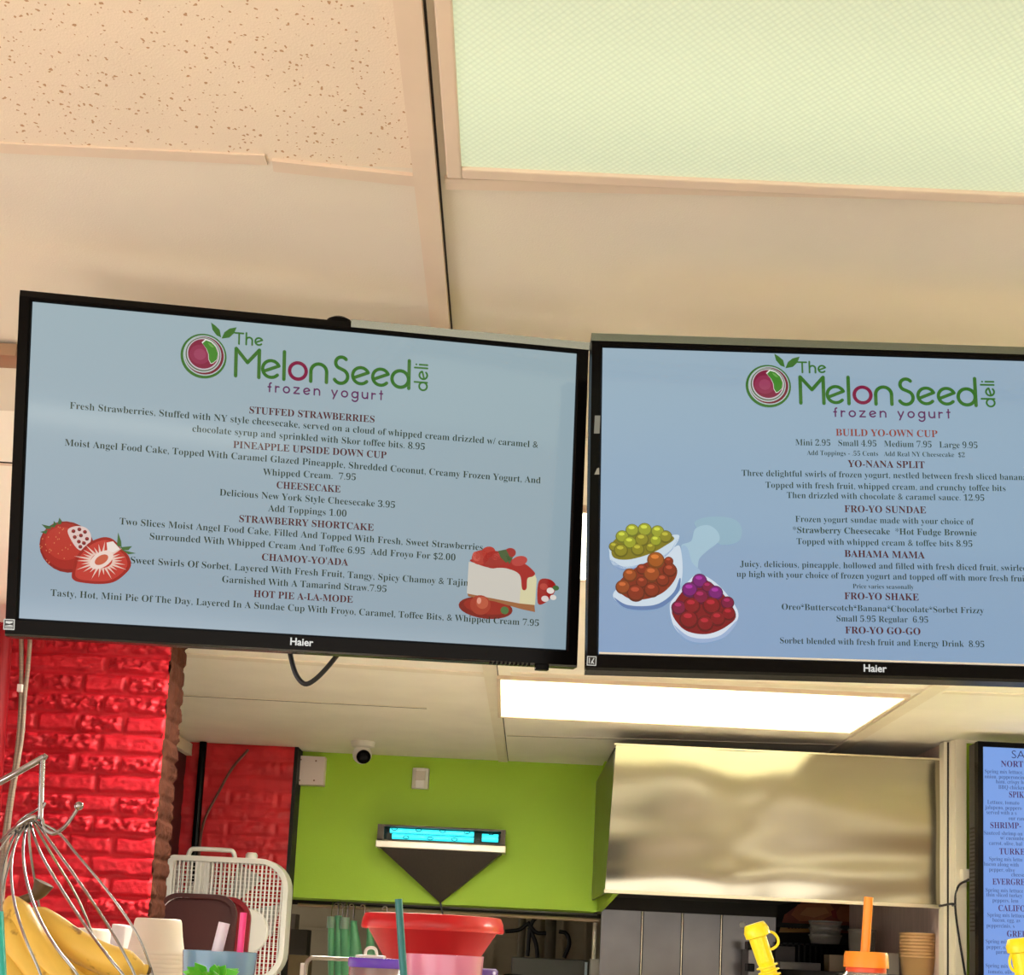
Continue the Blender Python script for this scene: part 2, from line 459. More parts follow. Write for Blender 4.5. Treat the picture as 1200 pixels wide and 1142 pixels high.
# ------------------------------------------------------------------ ceiling lights
def diffuser_mat(name, color, strength, cell):
    m = bpy.data.materials.new(name); m.use_nodes = True
    nt = m.node_tree; b = nt.nodes['Principled BSDF']
    b.inputs['Base Color'].default_value = (0.25, 0.26, 0.22, 1); b.inputs['Roughness'].default_value = 0.25
    tc = nt.nodes.new('ShaderNodeTexCoord'); mp = nt.nodes.new('ShaderNodeMapping')
    nt.links.new(tc.outputs['Object'], mp.inputs[0])
    vo = nt.nodes.new('ShaderNodeTexVoronoi'); vo.inputs['Scale'].default_value = cell; vo.inputs['Randomness'].default_value = 0.0
    mp.inputs['Rotation'].default_value = (0, 0, PI / 4)
    nt.links.new(mp.outputs[0], vo.inputs['Vector'])
    r = nt.nodes.new('ShaderNodeMapRange'); r.inputs[1].default_value = 0.0; r.inputs[2].default_value = 0.75
    r.inputs[3].default_value = 1.10 * strength; r.inputs[4].default_value = 0.86 * strength
    nt.links.new(vo.outputs['Distance'], r.inputs[0])
    # the tubes behind the lens run along the fixture
    sep = nt.nodes.new('ShaderNodeSeparateXYZ'); nt.links.new(tc.outputs['Object'], sep.inputs[0])
    w = nt.nodes.new('ShaderNodeMath'); w.operation = 'MULTIPLY'; w.inputs[1].default_value = 2 * PI / 0.30
    nt.links.new(sep.outputs[1], w.inputs[0])
    cs = nt.nodes.new('ShaderNodeMath'); cs.operation = 'COSINE'; nt.links.new(w.outputs[0], cs.inputs[0])
    r2 = nt.nodes.new('ShaderNodeMapRange'); r2.inputs[1].default_value = -1; r2.inputs[2].default_value = 1; r2.inputs[3].default_value = 1.07; r2.inputs[4].default_value = 0.93
    nt.links.new(cs.outputs[0], r2.inputs[0])
    mu = nt.nodes.new('ShaderNodeMath'); mu.operation = 'MULTIPLY'
    nt.links.new(r.outputs[0], mu.inputs[0]); nt.links.new(r2.outputs[0], mu.inputs[1])
    nt.links.new(mu.outputs[0], b.inputs['Emission Strength'])
    b.inputs['Emission Color'].default_value = (*lin(color), 1)
    bp = nt.nodes.new('ShaderNodeBump'); bp.inputs['Strength'].default_value = 0.5; bp.inputs['Distance'].default_value = 0.003
    nt.links.new(vo.outputs['Distance'], bp.inputs['Height']); nt.links.new(bp.outputs[0], b.inputs['Normal'])
    return m

def ceiling_light(label, x0, x1, y0, y1, m, border):
    t = thing('ceiling_light', label, 'light', ((x0 + x1) / 2, (y0 + y1) / 2, ZC - 0.012), 'troffer lights in the drop ceiling')
    bm = B()
    for a, b in (((x0, y0, 0), (x0 + border, y1, 0)), ((x1 - border, y0, 0), (x1, y1, 0)), ((x0 + border, y0, 0), (x1 - border, y0 + border, 0)), ((x0 + border, y1 - border, 0), (x1 - border, y1, 0))):
        box(bm, (a[0], a[1], ZC - 0.012), (b[0], b[1], ZC + 0.0))
    O('light_frame', bm, M['tee'], t, bevel=0.002)
    bm = B(); box(bm, (x0 + border, y0 + border, ZC - 0.008), (x1 - border, y1 - border, ZC - 0.003))
    O('diffuser', bm, m, t)
    return t
DM_near = diffuser_mat('near_prismatic_lens', (228, 238, 192), 0.56, 185)
DM_room = diffuser_mat('room_prismatic_lens', (255, 250, 228), 3.4, 105)
DM_side_fill = diffuser_mat('added_side_fill_lens', (255, 250, 234), 62.0, 105)
DM_aisle_fill = diffuser_mat('added_aisle_fill_lens', (255, 251, 240), 74.0, 105)
DM_far = diffuser_mat('far_prismatic_lens', (255, 248, 196), 3.0, 105)
ceiling_light('large pale green prismatic ceiling light panel in front of the menu screens', -0.1, 1.12, 0.615, 1.222, DM_near, 0.016)
ceiling_light('bright pale yellow ceiling light panel over the kitchen, above the steel hood', -0.062, 1.19, 3.655, 4.285, DM_far, 0.012)
# unseen panels added for brightness and reflections; only the gap panel is glimpsed
ceiling_light('added fill light panel to the right of the greenish one, outside the picture', 1.45, 2.67, 0.615, 1.222, DM_room, 0.016)
ceiling_light('added slim light strip nearer than the pitted tile, at the left', -1.36, -0.14, 0.10, 0.36, DM_room, 0.016)  # strip added to put a pale reflected band on the left screen
ceiling_light('added fill light panel behind the viewer farthest to the right', 1.45, 2.67, -1.85, -1.24, DM_room, 0.016)
ceiling_light('added fill light panel over the kitchen aisle, hidden behind the left menu screen', -0.64, -0.15, 2.86, 3.26, DM_aisle_fill, 0.016)  # hidden fill panel, added to brighten fan, red brick and green wall
yb0, yb1 = atz(685, 592, ZC).y, atz(685, 676, ZC).y
ceiling_light('ceiling light panel behind the menu screens, glimpsed in the gap between them', -0.09, 1.17, yb0, yb1, DM_room, 0.010)
ceiling_light('added fill light panel over the right side of the kitchen, outside the picture', 2.5, 3.72, 2.75, 3.35, DM_side_fill, 0.016)  # out-of-view fill panel, added to light the kitchen from the right

# ------------------------------------------------------------------ flat lettering and pictures on the screens
def serif(s):
    o = ''
    for c in s:
        if 'A' <= c <= 'Z': o += chr(0x1D400 + ord(c) - 65)
        elif 'a' <= c <= 'z': o += chr(0x1D41A + ord(c) - 97)
        elif c.isdigit(): o += chr(0x1D7CE + ord(c) - 48)
        else: o += c
    return o
_font_cache = {}
def glyphs(s, offset):                 # flat mesh of a line of lettering: coords and faces
    key = (s, offset)
    if key not in _font_cache:
        c = bpy.data.curves.new('line', 'FONT'); c.body = s; c.offset = offset; c.resolution_u = 3
        o = bpy.data.objects.new('line', c); COL.objects.link(o)
        dg = bpy.context.evaluated_depsgraph_get()
        me = bpy.data.meshes.new_from_object(o.evaluated_get(dg))
        _font_cache[key] = (np.array([v.co[:2] for v in me.vertices]), [tuple(p.vertices) for p in me.polygons])
        bpy.data.objects.remove(o); bpy.data.curves.remove(c); bpy.data.meshes.remove(me)
    return _font_cache[key]
CAPH = None

class Panel:                           # a plane in space with its own axes (metres), seen through pixels when measured
    def __init__(s, o, rt, up):
        s.o, s.rt, s.up = Vector(o), Vector(rt).normalized(), Vector(up).normalized()
        s.n = s.rt.cross(s.up).normalized()        # towards the viewer
    def loc(s, x, y):
        d = on_plane(x, y, s.o, s.n) - s.o
        return (d.dot(s.rt), d.dot(s.up))
    def w(s, u, v, z=0.0): return s.o + s.rt * u + s.up * v + s.n * z

class Canvas:
    def __init__(s, panel): s.p, s.v, s.f, s.c = panel, [], [], []
    def poly(s, pts, col, z):
        i = len(s.v); s.v += [s.p.w(u, v, z) for u, v in pts]
        s.f.append(tuple(range(i, i + len(pts)))); s.c.append(lin(col))
    def ell(s, c, rx, ry, col, z, rot=0, n=24, a0=0, a1=2 * PI):
        cr, sr = math.cos(rot), math.sin(rot)
        s.poly([(c[0] + rx * math.cos(a) * cr - ry * math.sin(a) * sr, c[1] + rx * math.cos(a) * sr + ry * math.sin(a) * cr) for a in (a0 + (a1 - a0) * k / n for k in range(n))], col, z)
    def stroke(s, pts, w, col, z, closed=False):
        P = [Vector(p) for p in pts]
        if closed: P.append(P[0])
        for a, b in zip(P, P[1:]):
            d = (b - a)
            if d.length < 1e-9: continue
            d = d.normalized(); q = Vector((-d.y, d.x)) * w / 2
            s.poly([tuple(a + q), tuple(a - q), tuple(b - q), tuple(b + q)], col, z)
        for a in P: s.ell(a, w / 2, w / 2, col, z, n=10)
    def text(s, txt, p0, p1, cap, col, z, offset=0.0, ref=None, plain=False):
        """lettering whose baseline runs from pixel p0 to pixel p1 (the end of ref, or of the whole line)"""
        tx = (lambda q: q) if plain else serif
        V, Fc = glyphs(tx(txt), offset)
        Vr = V if ref is None else glyphs(tx(ref), offset)[0]
        a = Vector(s.p.loc(*p0)); b = Vector(s.p.loc(*p1))
        mid = ((p0[0] + p1[0]) / 2, (p0[1] + p1[1]) / 2)
        px = (Vector(s.p.loc(mid[0], mid[1] - 5)) - Vector(s.p.loc(mid[0], mid[1] + 5))).length / 10
        d = (b - a).normalized(); q = Vector((-d.y, d.x))
        sx = (b - a).length / (Vr[:, 0].max() - Vr[:, 0].min())
        capu = glyphs(tx('H'), 0.0)[0][:, 1].max()
        sy = cap * px / capu
        i = len(s.v); x0 = V[:, 0].min()
        for u, v in V:
            t = a + d * float((u - x0) * sx) + q * float(v * sy)
            s.v.append(s.p.w(t.x, t.y, z))
        c = lin(col)
        for f in Fc: s.f.append(tuple(i + k for k in f)); s.c.append(c)
    def build(s, name, parent, label=None, m=None):
        me = bpy.data.meshes.new(name)
        me.from_pydata([tuple(v) for v in s.v], [], s.f)
        at_ = me.color_attributes.new('Col', 'FLOAT_COLOR', 'CORNER')
        k = 0
        for p, c in zip(me.polygons, s.c):
            for _ in p.vertices: at_.data[k].color = (*c, 1); k += 1
        me.materials.append(m or M['screen'])
        return link_mesh(name, me, parent, label)

# the shop's stroke lettering: x 0.., baseline 0, in units where the big x-height is 100 and caps 145
def arc(cx, cy, r, a0, a1, n=20):
    return [(cx + r * math.cos(math.radians(a0 + (a1 - a0) * k / n)), cy + r * math.sin(math.radians(a0 + (a1 - a0) * k / n))) for k in range(n + 1)]
LOGO = [  # strokes measured on the sign: coordinates x right, y up from the big baseline
    ([(8, 0), (8, 140), (66, 72), (124, 140), (124, 0)], 18, 'g'),                       # M
    ([(147, 34), (224, 66)] + arc(185, 48, 43, 25, 318), 17, 'g'),                      # e
    ([(250, 0), (250, 142)], 18, 'g'),                                                   # l
    (arc(320, 48, 42, 0, 360, 28), 18, 'm'),                                            # o
    ([(386, 0), (386, 48)] + arc(426, 52, 40, 180, 0) + [(466, 0)], 18, 'g'),          # n
    (arc(541, 107, 30, 40, 235, 14) + arc(538, 37, 36, 65, -150, 20), 18, 'g'),        # S
    ([(603, 34), (679, 66)] + arc(641, 48, 42, 25, 318), 17, 'g'),
    ([(705, 34), (782, 66)] + arc(744, 48, 42, 25, 318), 17, 'g'),
    (arc(845, 46, 43, 0, 360, 28), 18, 'g'), ([(890, 0), (890, 145)], 18, 'g'),          # d
    ([(0, 219), (42, 219)], 9, 'g'), ([(21, 219), (21, 164)], 9, 'g'),                    # The
    ([(57, 164), (57, 223)], 9, 'g'), ([(57, 184)] + arc(72, 186, 15, 180, 0, 10) + [(87, 164)], 9, 'g'),
    ([(103, 178), (137, 192)] + arc(120, 184, 18, 25, 318), 9, 'g'),
]
def small(word, x, y, h, gap, w, col, rot=False):
    """small round lettering, x-height h, baseline y; rot turns it a quarter turn"""
    L = []; X = 0; r = h / 2
    for ch in word:
        g = []
        if ch == 'f': g = [[(r * .5, 0), (r * .5, h * 1.25)] + arc(r * .95, h * 1.25, r * .45, 180, 80, 6), [(0, h * .8), (r * .9, h * .8)]]; wd = r
        elif ch == 'r': g = [[(0, 0), (0, h)], [(0, h * .6)] + arc(r * .75, h * .55, r * .75, 170, 60, 6)]; wd = r * 1.1
        elif ch == 'o': g = [arc(r, r, r, 0, 360, 18)]; wd = h
        elif ch == 'z': g = [[(0, h), (h * .85, h), (0, 0), (h * .9, 0)]]; wd = h * .9
        elif ch == 'e': g = [[(h * .08, r * .8), (h * .93, r * 1.25)] + arc(r, r, r, 20, 318, 16)]; wd = h
        elif ch == 'n': g = [[(0, 0), (0, h)], [(0, r)] + arc(r * .9, r * 1.1, r * .9, 180, 0, 10) + [(r * 1.8, 0)]]; wd = h * .9
        elif ch == 'y': g = [[(0, h), (h * .45, 0)], [(h * .9, h), (h * .25, -h * .45)]]; wd = h * .9
        elif ch == 'g': g = [arc(r, r, r, 0, 360, 18), [(h, h), (h, -h * .2)] + arc(r, -h * .15, r, 0, -150, 10)]; wd = h
        elif ch == 'u': g = [[(0, h), (0, r)] + arc(r * .9, r * .9, r * .9, 180, 360, 10) + [(r * 1.8, h)], [(r * 1.8, h), (r * 1.8, 0)]]; wd = h * .9
        elif ch == 't': g = [[(r * .5, h * 1.5), (r * .5, 0)], [(0, h), (r, h)]]; wd = r
        elif ch == 'd': g = [arc(r, r, r, 0, 360, 18), [(h, 0), (h, h * 1.6)]]; wd = h
        elif ch == 'l': g = [[(0, 0), (0, h * 1.6)]]; wd = 0
        elif ch == 'i': g = [[(0, 0), (0, h)], [(0, h * 1.4), (0, h * 1.42)]]; wd = 0
        else: wd = h * .55
        for st in g:
            P = [(X + a, b) for a, b in st]
            P = [(x - b, y + a) for a, b in P] if rot else [(x + a, y + b) for a, b in P]
            L.append((P, w, col))
        X += wd + gap
    return L
LOGO += small('frozen yogurt', 172, -68, 30, 23, 7.5, 'p')
LOGO += small('deli', 985, -4, 41, 17, 9.5, 'g', rot=True)
LG, LM, LP = (52, 106, 38), (122, 26, 62), (92, 40, 86)
def logo(cv, a_px, b_px, z):
    a = Vector(cv.p.loc(*a_px)); b = Vector(cv.p.loc(*b_px)); d = (b - a); k = d.length / 885; d.normalize(); q = Vector((-d.y, d.x))
    tr = lambda P: [tuple(a + d * ((x - 8.6) * k) + q * (y * k)) for x, y in P]
    for P, w, c in LOGO: cv.stroke(tr(P), w * k, {'g': LG, 'm': LM, 'p': LP}[c], z)
    # round melon emblem with two leaves
    C = (-153, 88); rot = math.atan2(d.y, d.x)
    cc = tr([C])[0]
    z2 = z
    for r, col, dx, dy in ((114, LG, 0, 0), (103, (168, 184, 186), 2, 3), (97, (112, 26, 46), 3, 3), (91, (176, 184, 184), -3, 6), (86, (70, 96, 60), -3, 8), (81, (190, 184, 190), -2, 9), (75, (124, 26, 60), -2, 10)):
        cv.ell(tr([(C[0] + dx, C[1] + dy)])[0], r * k, r * k, col, z2, n=40); z2 += 0.00012
    for r, col in ((52, (138, 42, 76)), (30, (150, 60, 92))):
        cv.ell(tr([(C[0] - 18, C[1] + 6)])[0], r * k, r * k * .95, col, z2, n=24); z2 += 0.00012
    leaf = [(10, 76), (34, 68), (56, 46), (69, 10), (64, -22), (46, -40), (36, -44), (26, -24), (24, 4), (14, 30), (-6, 58)]
    cv.poly(tr([(C[0] - 4 + x * 1.12, C[1] + y * 1.04 + 7) for x, y in leaf]), (220, 222, 214), z2); z2 += .00012
    cv.poly(tr([(C[0] + 0 + x * 1.04, C[1] + y * .96 + 7) for x, y in leaf]), (60, 128, 40), z2); z2 += .00012
    cv.poly(tr([(C[0] + 4 + x * .95, C[1] + y * .93 + 8) for x, y in ((16, 66), (34, 58), (50, 40), (36, 42), (24, 52))]), (104, 160, 78), z2)
    for P in ([(-60, 188), (-82, 196), (-104, 224), (-112, 260), (-90, 246), (-68, 226)], [(-58, 182), (-44, 216), (-20, 236), (16, 246), (4, 214), (-20, 190)]):
        P = [(x - 8, y) for x, y in P]
        cv.poly(tr(P), LG, z2 + .0001)

def ball(cv, px, py, r, col, z):
    c = cv.p.loc(px, py); k = (Vector(cv.p.loc(px + 10, py)) - Vector(c)).length / 10
    dk = tuple(v * .72 for v in col); lt = tuple(min(255, v * 1.25 + 18) for v in col)
    cv.ell(c, r * k, r * k, dk, z, n=20); cv.ell((c[0], c[1] + r * k * .08), r * k * .84, r * k * .82, col, z + .00006, n=18)
    cv.ell((c[0] - r * k * .1, c[1] + r * k * .42), r * k * .45, r * k * .26, lt, z + .00012, n=14)
def pxpoly(cv, pts, col, z): cv.poly([cv.p.loc(*p) for p in pts], col, z)
def blob(cv, pts, col, z):             # the same, with a rounded outline
    P = [Vector(cv.p.loc(*p)) for p in pts]; n = len(P); out = []
    for i in range(n):
        a, b, c, d = P[i - 1], P[i], P[(i + 1) % n], P[(i + 2) % n]
        for k in range(5):
            t = k / 5; q = 0.5 * ((2 * b) + (c - a) * t + (2 * a - 5 * b + 4 * c - d) * t * t + (3 * b - a - 3 * c + d) * t ** 3); out.append(tuple(q))
    cv.poly(out, col, z)
def crop(o, s): return lambda pts: [(o[0] + x / s, o[1] + y / s) for x, y in pts]
HEAD, BODY = (70, 0, 14), (18, 48, 32)

# ------------------------------------------------------------------ television builder
def television(label, corners, scr, strip0=0.0):
    """corners: centre, width, height, yaw, tilt, roll; scr: bezel widths left, right, top, bottom"""
    (cx, cy, cz), w, h, yaw, tilt, roll = corners
    rt = Vector((math.cos(yaw), math.sin(yaw), 0)); n = Vector((math.sin(yaw), -math.cos(yaw), 0))
    up = Vector((0, 0, 1)) * math.cos(tilt) + n * math.sin(tilt)
    rt, up = rt * math.cos(roll) + up * math.sin(roll), up * math.cos(roll) - rt * math.sin(roll)
    P = Panel((cx, cy, cz), rt, up); n = P.n
    t = thing('television', label, 'television', (cx, cy, cz - h / 2), None)
    l, r, tp, b = scr
    X0, X1, Y0, Y1 = -w / 2, w / 2, -h / 2, h / 2
    x0, x1, y0, y1 = X0 + l, X1 - r, Y0 + b, Y1 - tp
    # bezel: outer side, chamfered outer lip, flat face, inner lip falling to the glass
    def ring(ix, z): return [P.w(X0 + ix[0], Y0 + ix[3], z), P.w(X1 - ix[1], Y0 + ix[3], z), P.w(X1 - ix[1], Y1 - ix[2], z), P.w(X0 + ix[0], Y1 - ix[2], z)]
    bm = B()
    R = [ring((0, 0, 0, 0), -0.03), ring((0, 0, 0, 0), -0.006), ring((.001, .001, .0095, .002), 0.0), ring((l - .003, r - .003, tp - .0025, b - .003), 0.0), ring((l - .001, r - .001, tp - .0008, b - .001), -0.002), ring((l, r, tp, b), -0.005), ]
    V = [[bm.verts.new(p) for p in q] for q in R]
    for a, c in zip(V, V[1:]):
        for j in range(4): bm.faces.new((a[j], a[(j + 1) % 4], c[(j + 1) % 4], c[j]))
    O('bezel', bm, M['black'], t)
    bm = B()
    sx = X0 + w * strip0  # metal strip put in for the bezel's reflection, cut to its lit part
    prism(bm, [P.w(sx, Y1 + .0002, .0020), P.w(sx, Y1 - .0088, .0006), P.w(sx, Y1 - .0088, -.0055), P.w(sx, Y1 + .0002, -.0055)], P.rt * (w * (1 - strip0)))
    O('top_sheen_strip', bm, M['strip'], t)
    bm = B()
    obox(bm, P.w(0, 0, -0.021), P.rt, P.up, P.n, w / 2 - .001, h / 2 - .001, 0.009)
    obox(bm, P.w(0, -0.02, -0.042), P.rt, P.up, P.n, w * .33, h * .33, 0.014)
    O('back_shell', bm, M['black'], t, bevel=0.004)
    return t, P, (x0, x1, y0, y1), (X0, X1, Y0, Y1)

def mount(label, P, top_px_x, h):
    """ceiling bracket: plate, arm and pole behind the set"""
    u = P.loc(top_px_x, 395)[0]
    a = P.w(u, h / 2 - 0.03, -0.075); a.y += .17; base = (a.x, a.y + 0.03, ZC - 0.012)
    t = thing('ceiling_mount', label, 'bracket', base, 'black ceiling mounts behind the menu screens')
    bm = B(); lathe(bm, (a.x, a.y + .03, ZC - .012), [(0, 0), (0.04, 0), (0.046, 0.012), (0, 0.012)], 24); O('ceiling_plate', bm, M['black'], t, smooth=True)
    bm = B(); tube(bm, [(a.x, a.y + .03, ZC - .012), (a.x, a.y + .03, ZC - .28)], 0.017, 12, 1); O('pole', bm, M['black'], t, smooth=True)
    bm = B(); obox(bm, P.w(u, -0.02, -0.064), P.rt, P.up, P.n, 0.05, 0.12, 0.008); O('back_plate', bm, M['black'], t)
    bm = B(); c = P.w(u, -0.01, -0.072); tube(bm, [c, (a.x, a.y + .03, c.z)], 0.014, 10, 1); O('arm', bm, M['black'], t)
    bm = B(); c = P.w(u, h / 2 - 0.028, -0.055)
    lathe(bm, P.w(u, h / 2 + 0.001, -0.026), [(0, 0), (.017, 0), (.016, .006), (.010, .0095), (0, .010)], 20, axis=P.up); O('top_cap', bm, M['black'], t)
    return t

# ---- left menu screen
tvA, PA, sA, oA = television('left menu television, turned slightly, showing strawberries and a cheesecake slice', ((-0.2728, 1.4812, 2.1163), 0.705, 0.42, 0.156, 0.113, 0.0275), (.0155, .016, .0135, .022), 0.565)
TZ = -0.0035
def screen_base(P, s, cols, z):
    """lit glass of the set; the picture's own backdrop varies in tint"""
    cv = Canvas(P); nx, ny = 12, 8
    x0, x1, y0, y1 = s
    vs = [[P.w(x0 + (x1 - x0) * i / nx, y0 + (y1 - y0) * j / ny, z) for i in range(nx + 1)] for j in range(ny + 1)]
    me_v = [v for r in vs for v in r]
    f = [(j * (nx + 1) + i, j * (nx + 1) + i + 1, (j + 1) * (nx + 1) + i + 1, (j + 1) * (nx + 1) + i) for j in range(ny) for i in range(nx)]
    cv.v = me_v; cv.f = f
    me = bpy.data.meshes.new('screen'); me.from_pydata([tuple(v) for v in me_v], [], f)
    a = me.color_attributes.new('Col', 'FLOAT_COLOR', 'POINT')
    for j in range(ny + 1):
        for i in range(nx + 1):
            u, v = i / nx, j / ny
            c = [(1 - u) * ((1 - v) * cols[0][k] + v * cols[2][k]) + u * ((1 - v) * cols[1][k] + v * cols[3][k]) for k in range(3)]
            a.data[j * (nx + 1) + i].color = (*lin(c), 1)
    me.materials.append(M['screen'])
    return me
scrA = link_mesh('screen', screen_base(PA, sA, ((144, 164, 180), (140, 160, 172), (154, 174, 182), (148, 169, 177)), TZ - .001), tvA, 'pale blue lit menu screen')
cv = Canvas(PA); logo(cv, (276, 439), (480, 454), TZ); cv.build('shop_logo', scrA, 'green and maroon melon logo')
hd, bd = Canvas(PA), Canvas(PA)
for t, a, b in (('STUFFED STRAWBERRIES', (292, 483), (439, 494)), ('PINEAPPLE UPSIDE DOWN CUP', (273, 523.5), (453, 536)), ('CHEESECAKE', (324, 571), (399, 576)), ('STRAWBERRY SHORTCAKE', (280, 610.5), (438, 621)), ("CHAMOY-YO'ADA", (306.6, 655.5), (408, 662)), ('HOT PIE A-LA-MODE', (297, 698.6), (413.5, 705.5))):
    hd.text(t, a, b, 8.0, HEAD, TZ, 0.0)
for t, a, b in (('Fresh Strawberries, Stuffed with NY style cheesecake, served on a cloud of whipped cream drizzled w/ caramel &', (81, 477.5), (631, 523.7)),
                ('chocolate syrup and sprinkled with Skor toffee bits. 8.95', (225, 504.5), (498, 526)),
                ('Moist Angel Food Cake, Topped With Caramel Glazed Pineapple, Shredded Coconut, Creamy Frozen Yogurt, And', (75, 521), (634, 565.5)),
                ('Whipped Cream.  7.95', (308, 555.5), (417, 561.7)), ('Delicious New York Style Cheesecake 3.95', (257, 579.5), (463, 594.3)),
                ('Add Toppings 1.00', (314, 598), (406, 604.5)), ('Two Slices Moist Angel Food Cake, Filled And Topped With Fresh, Sweet Strawberries', (139.5, 613.4), (566, 644)),
                ('Surrounded With Whipped Cream And Toffee 6.95  Add Froyo For $2.00', (175, 631), (534, 656)),
                ('Sweet Swirls Of Sorbet, Layered With Fresh Fruit, Tangy, Spicy Chamoy & Tajin', (152.4, 659), (549, 685.7)),
                ('Garnished With A Tamarind Straw.7.95', (260, 681.5), (453, 693)),
                ('Tasty, Hot, Mini Pie Of The Day, Layered In A Sundae Cup With Froyo, Caramel, Toffee Bits, & Whipped Cream 7.95', (58.5, 697.4), (632, 733))):
    bd.text(t, a, b, 7.7, BODY, TZ, -0.006)
hd.build('heading_lettering', scrA, 'maroon capital headings'); bd.build('menu_lettering', scrA, 'dark green menu lettering')
# strawberries picture
cv = Canvas(PA); c3 = crop((0, 560), 3.3333)
for (px, py, rx, ry, col, z) in ((78, 640, 33, 31, (132, 22, 20), 0), (77, 639, 30, 28, (158, 30, 26), 1), (74, 636, 22, 20, (176, 44, 36), 2)):
    a = cv.p.loc(px, py); k = (Vector(cv.p.loc(px + 10, py)) - Vector(a)).length / 10; cv.ell(a, rx * k, ry * k, col, TZ + z * .00008, rot=-.5)
blob(cv, c3([(262, 205), (290, 186), (330, 190), (352, 215), (350, 250), (318, 280), (290, 262)]), (214, 190, 184), TZ + .0003)
for x, y in ((285, 205), (308, 198), (330, 208), (290, 228), (314, 222), (338, 235), (306, 246), (326, 252), (312, 266)): ball(cv, x / 3.333, 560 + y / 3.333, 2.3, (120, 24, 30), TZ + .0004)
random.seed(2)
for k in range(34):
    a = random.random() * 2 * PI; r = math.sqrt(random.random())
    x, y = 72 + 26 * r * math.cos(a), 640 + 24 * r * math.sin(a)
    c = cv.p.loc(x, y); cv.ell(c, .0006, .0009, (206, 120, 80), TZ + .0004, n=8)
for pts in ([(160, 178), (190, 185), (200, 196), (178, 196)], [(155, 208), (185, 200), (178, 216)], [(205, 190), (208, 165), (222, 178)], [(222, 178), (230, 152), (240, 166), (236, 178)], [(180, 188), (215, 176), (212, 190)]):
    pxpoly(cv, c3(pts), (52, 92, 48), TZ + .0005)
half = [(278, 380), (284, 345), (300, 300), (345, 252), (395, 230), (430, 232), (455, 250), (470, 272), (500, 300), (510, 340), (485, 375), (440, 405), (380, 412), (310, 405), (285, 395)]
blob(cv, c3(half), (150, 26, 22), TZ + .0006)
ctr = (395, 325)
sc = lambda f, g=1: [(ctr[0] + (x - ctr[0]) * f, ctr[1] + (y - ctr[1]) * f * g) for x, y in half]
blob(cv, c3(sc(.88)), (186, 52, 44), TZ + .0007)
for k in range(26):
    a = 2 * PI * k / 26; r0, r1 = 40, 78 + 14 * (k % 3)
    ca, sa = math.cos(a), math.sin(a); ux, uy = .86, -.5
    q = lambda r, w: (ctr[0] + r * ca * 1.05 - w * sa, ctr[1] - 4 + r * sa * .72 + w * ca)
    pxpoly(cv, c3([q(r0, -5), q(r1, 0), q(r0, 5)]), (222, 190, 176), TZ + .0008)
for rx, ry, col, z in ((52, 30, (228, 206, 194), .0009), (30, 17, (192, 92, 66), .001)):
    a = cv.p.loc(ctr[0] / 3.333, 560 + (ctr[1] - 8) / 3.333); k = (Vector(cv.p.loc(130, 650)) - Vector(cv.p.loc(120, 650))).length / 10 / 3.333
    cv.ell(a, rx * k, ry * k, col, TZ + z, rot=.65)
pxpoly(cv, c3([(415, 250), (440, 245), (468, 275), (440, 290), (418, 280)]), (226, 214, 206), TZ + .0009)
for pts in ([(455, 262), (460, 210), (472, 245), (474, 268)], [(468, 268), (515, 264), (500, 280), (478, 280)], [(474, 278), (530, 292), (500, 296)]): pxpoly(cv, c3(pts), (58, 100, 50), TZ + .0011)
cv.build('strawberries_picture', scrA, 'picture of a whole and a halved strawberry')
# cheesecake picture
cv = Canvas(PA); c4 = crop((340, 560), 3.158)
k4 = (Vector(cv.p.loc(600, 690)) - Vector(cv.p.loc(590, 690))).length / 10 / 3.158
e4 = lambda x, y, rx, ry, col, z, rot=-.05: cv.ell(cv.p.loc(340 + x / 3.158, 560 + y / 3.158), rx * k4, ry * k4, col, TZ + z, rot=rot)
e4(725, 478, 100, 40, (120, 24, 18), 0); e4(730, 472, 86, 30, (146, 34, 24), .0001)
pxpoly(cv, c4([(656, 418), (905, 458), (908, 494), (860, 484), (760, 455), (660, 436)]), (150, 96, 58), TZ + .0002)
pxpoly(cv, c4([(662, 308), (860, 340), (850, 462), (655, 425)]), (196, 192, 182), TZ + .0003)
pxpoly(cv, c4([(860, 340), (905, 350), (914, 372), (908, 468), (850, 462)]), (206, 200, 160), TZ + .0003)
blob(cv, c4([(668, 300), (740, 288), (850, 305), (905, 345), (900, 362), (880, 370), (876, 408), (860, 408), (850, 355), (800, 332), (740, 330), (690, 315)]), (156, 24, 24), TZ + .0004)
for x, y, rx, ry, col in ((705, 292, 32, 26, (170, 52, 42)), (755, 300, 40, 32, (150, 34, 30)), (735, 272, 26, 20, (172, 46, 38)), (815, 275, 22, 18, (150, 36, 36)), (850, 305, 30, 18, (176, 60, 56)), (690, 288, 14, 18, (196, 92, 80)), (765, 288, 18, 12, (190, 80, 70))):
    e4(x, y, rx, ry, col, .0006, .3)
for pts in ([(770, 268), (800, 262), (820, 300), (800, 312), (780, 292)], [(800, 285), (826, 292), (812, 318)]): pxpoly(cv, c4(pts), (64, 88, 50), TZ + .0008)
e4(705, 468, 38, 36, (158, 54, 36), .0006); e4(712, 460, 22, 22, (180, 84, 58), .0007); e4(700, 452, 8, 12, (216, 150, 130), .0008)
e4(795, 488, 15, 14, (70, 110, 60), .0006)
blob(cv, c4([(922, 380), (960, 372), (985, 395), (975, 430), (945, 460), (918, 460)]), (150, 28, 28), TZ + .0003)
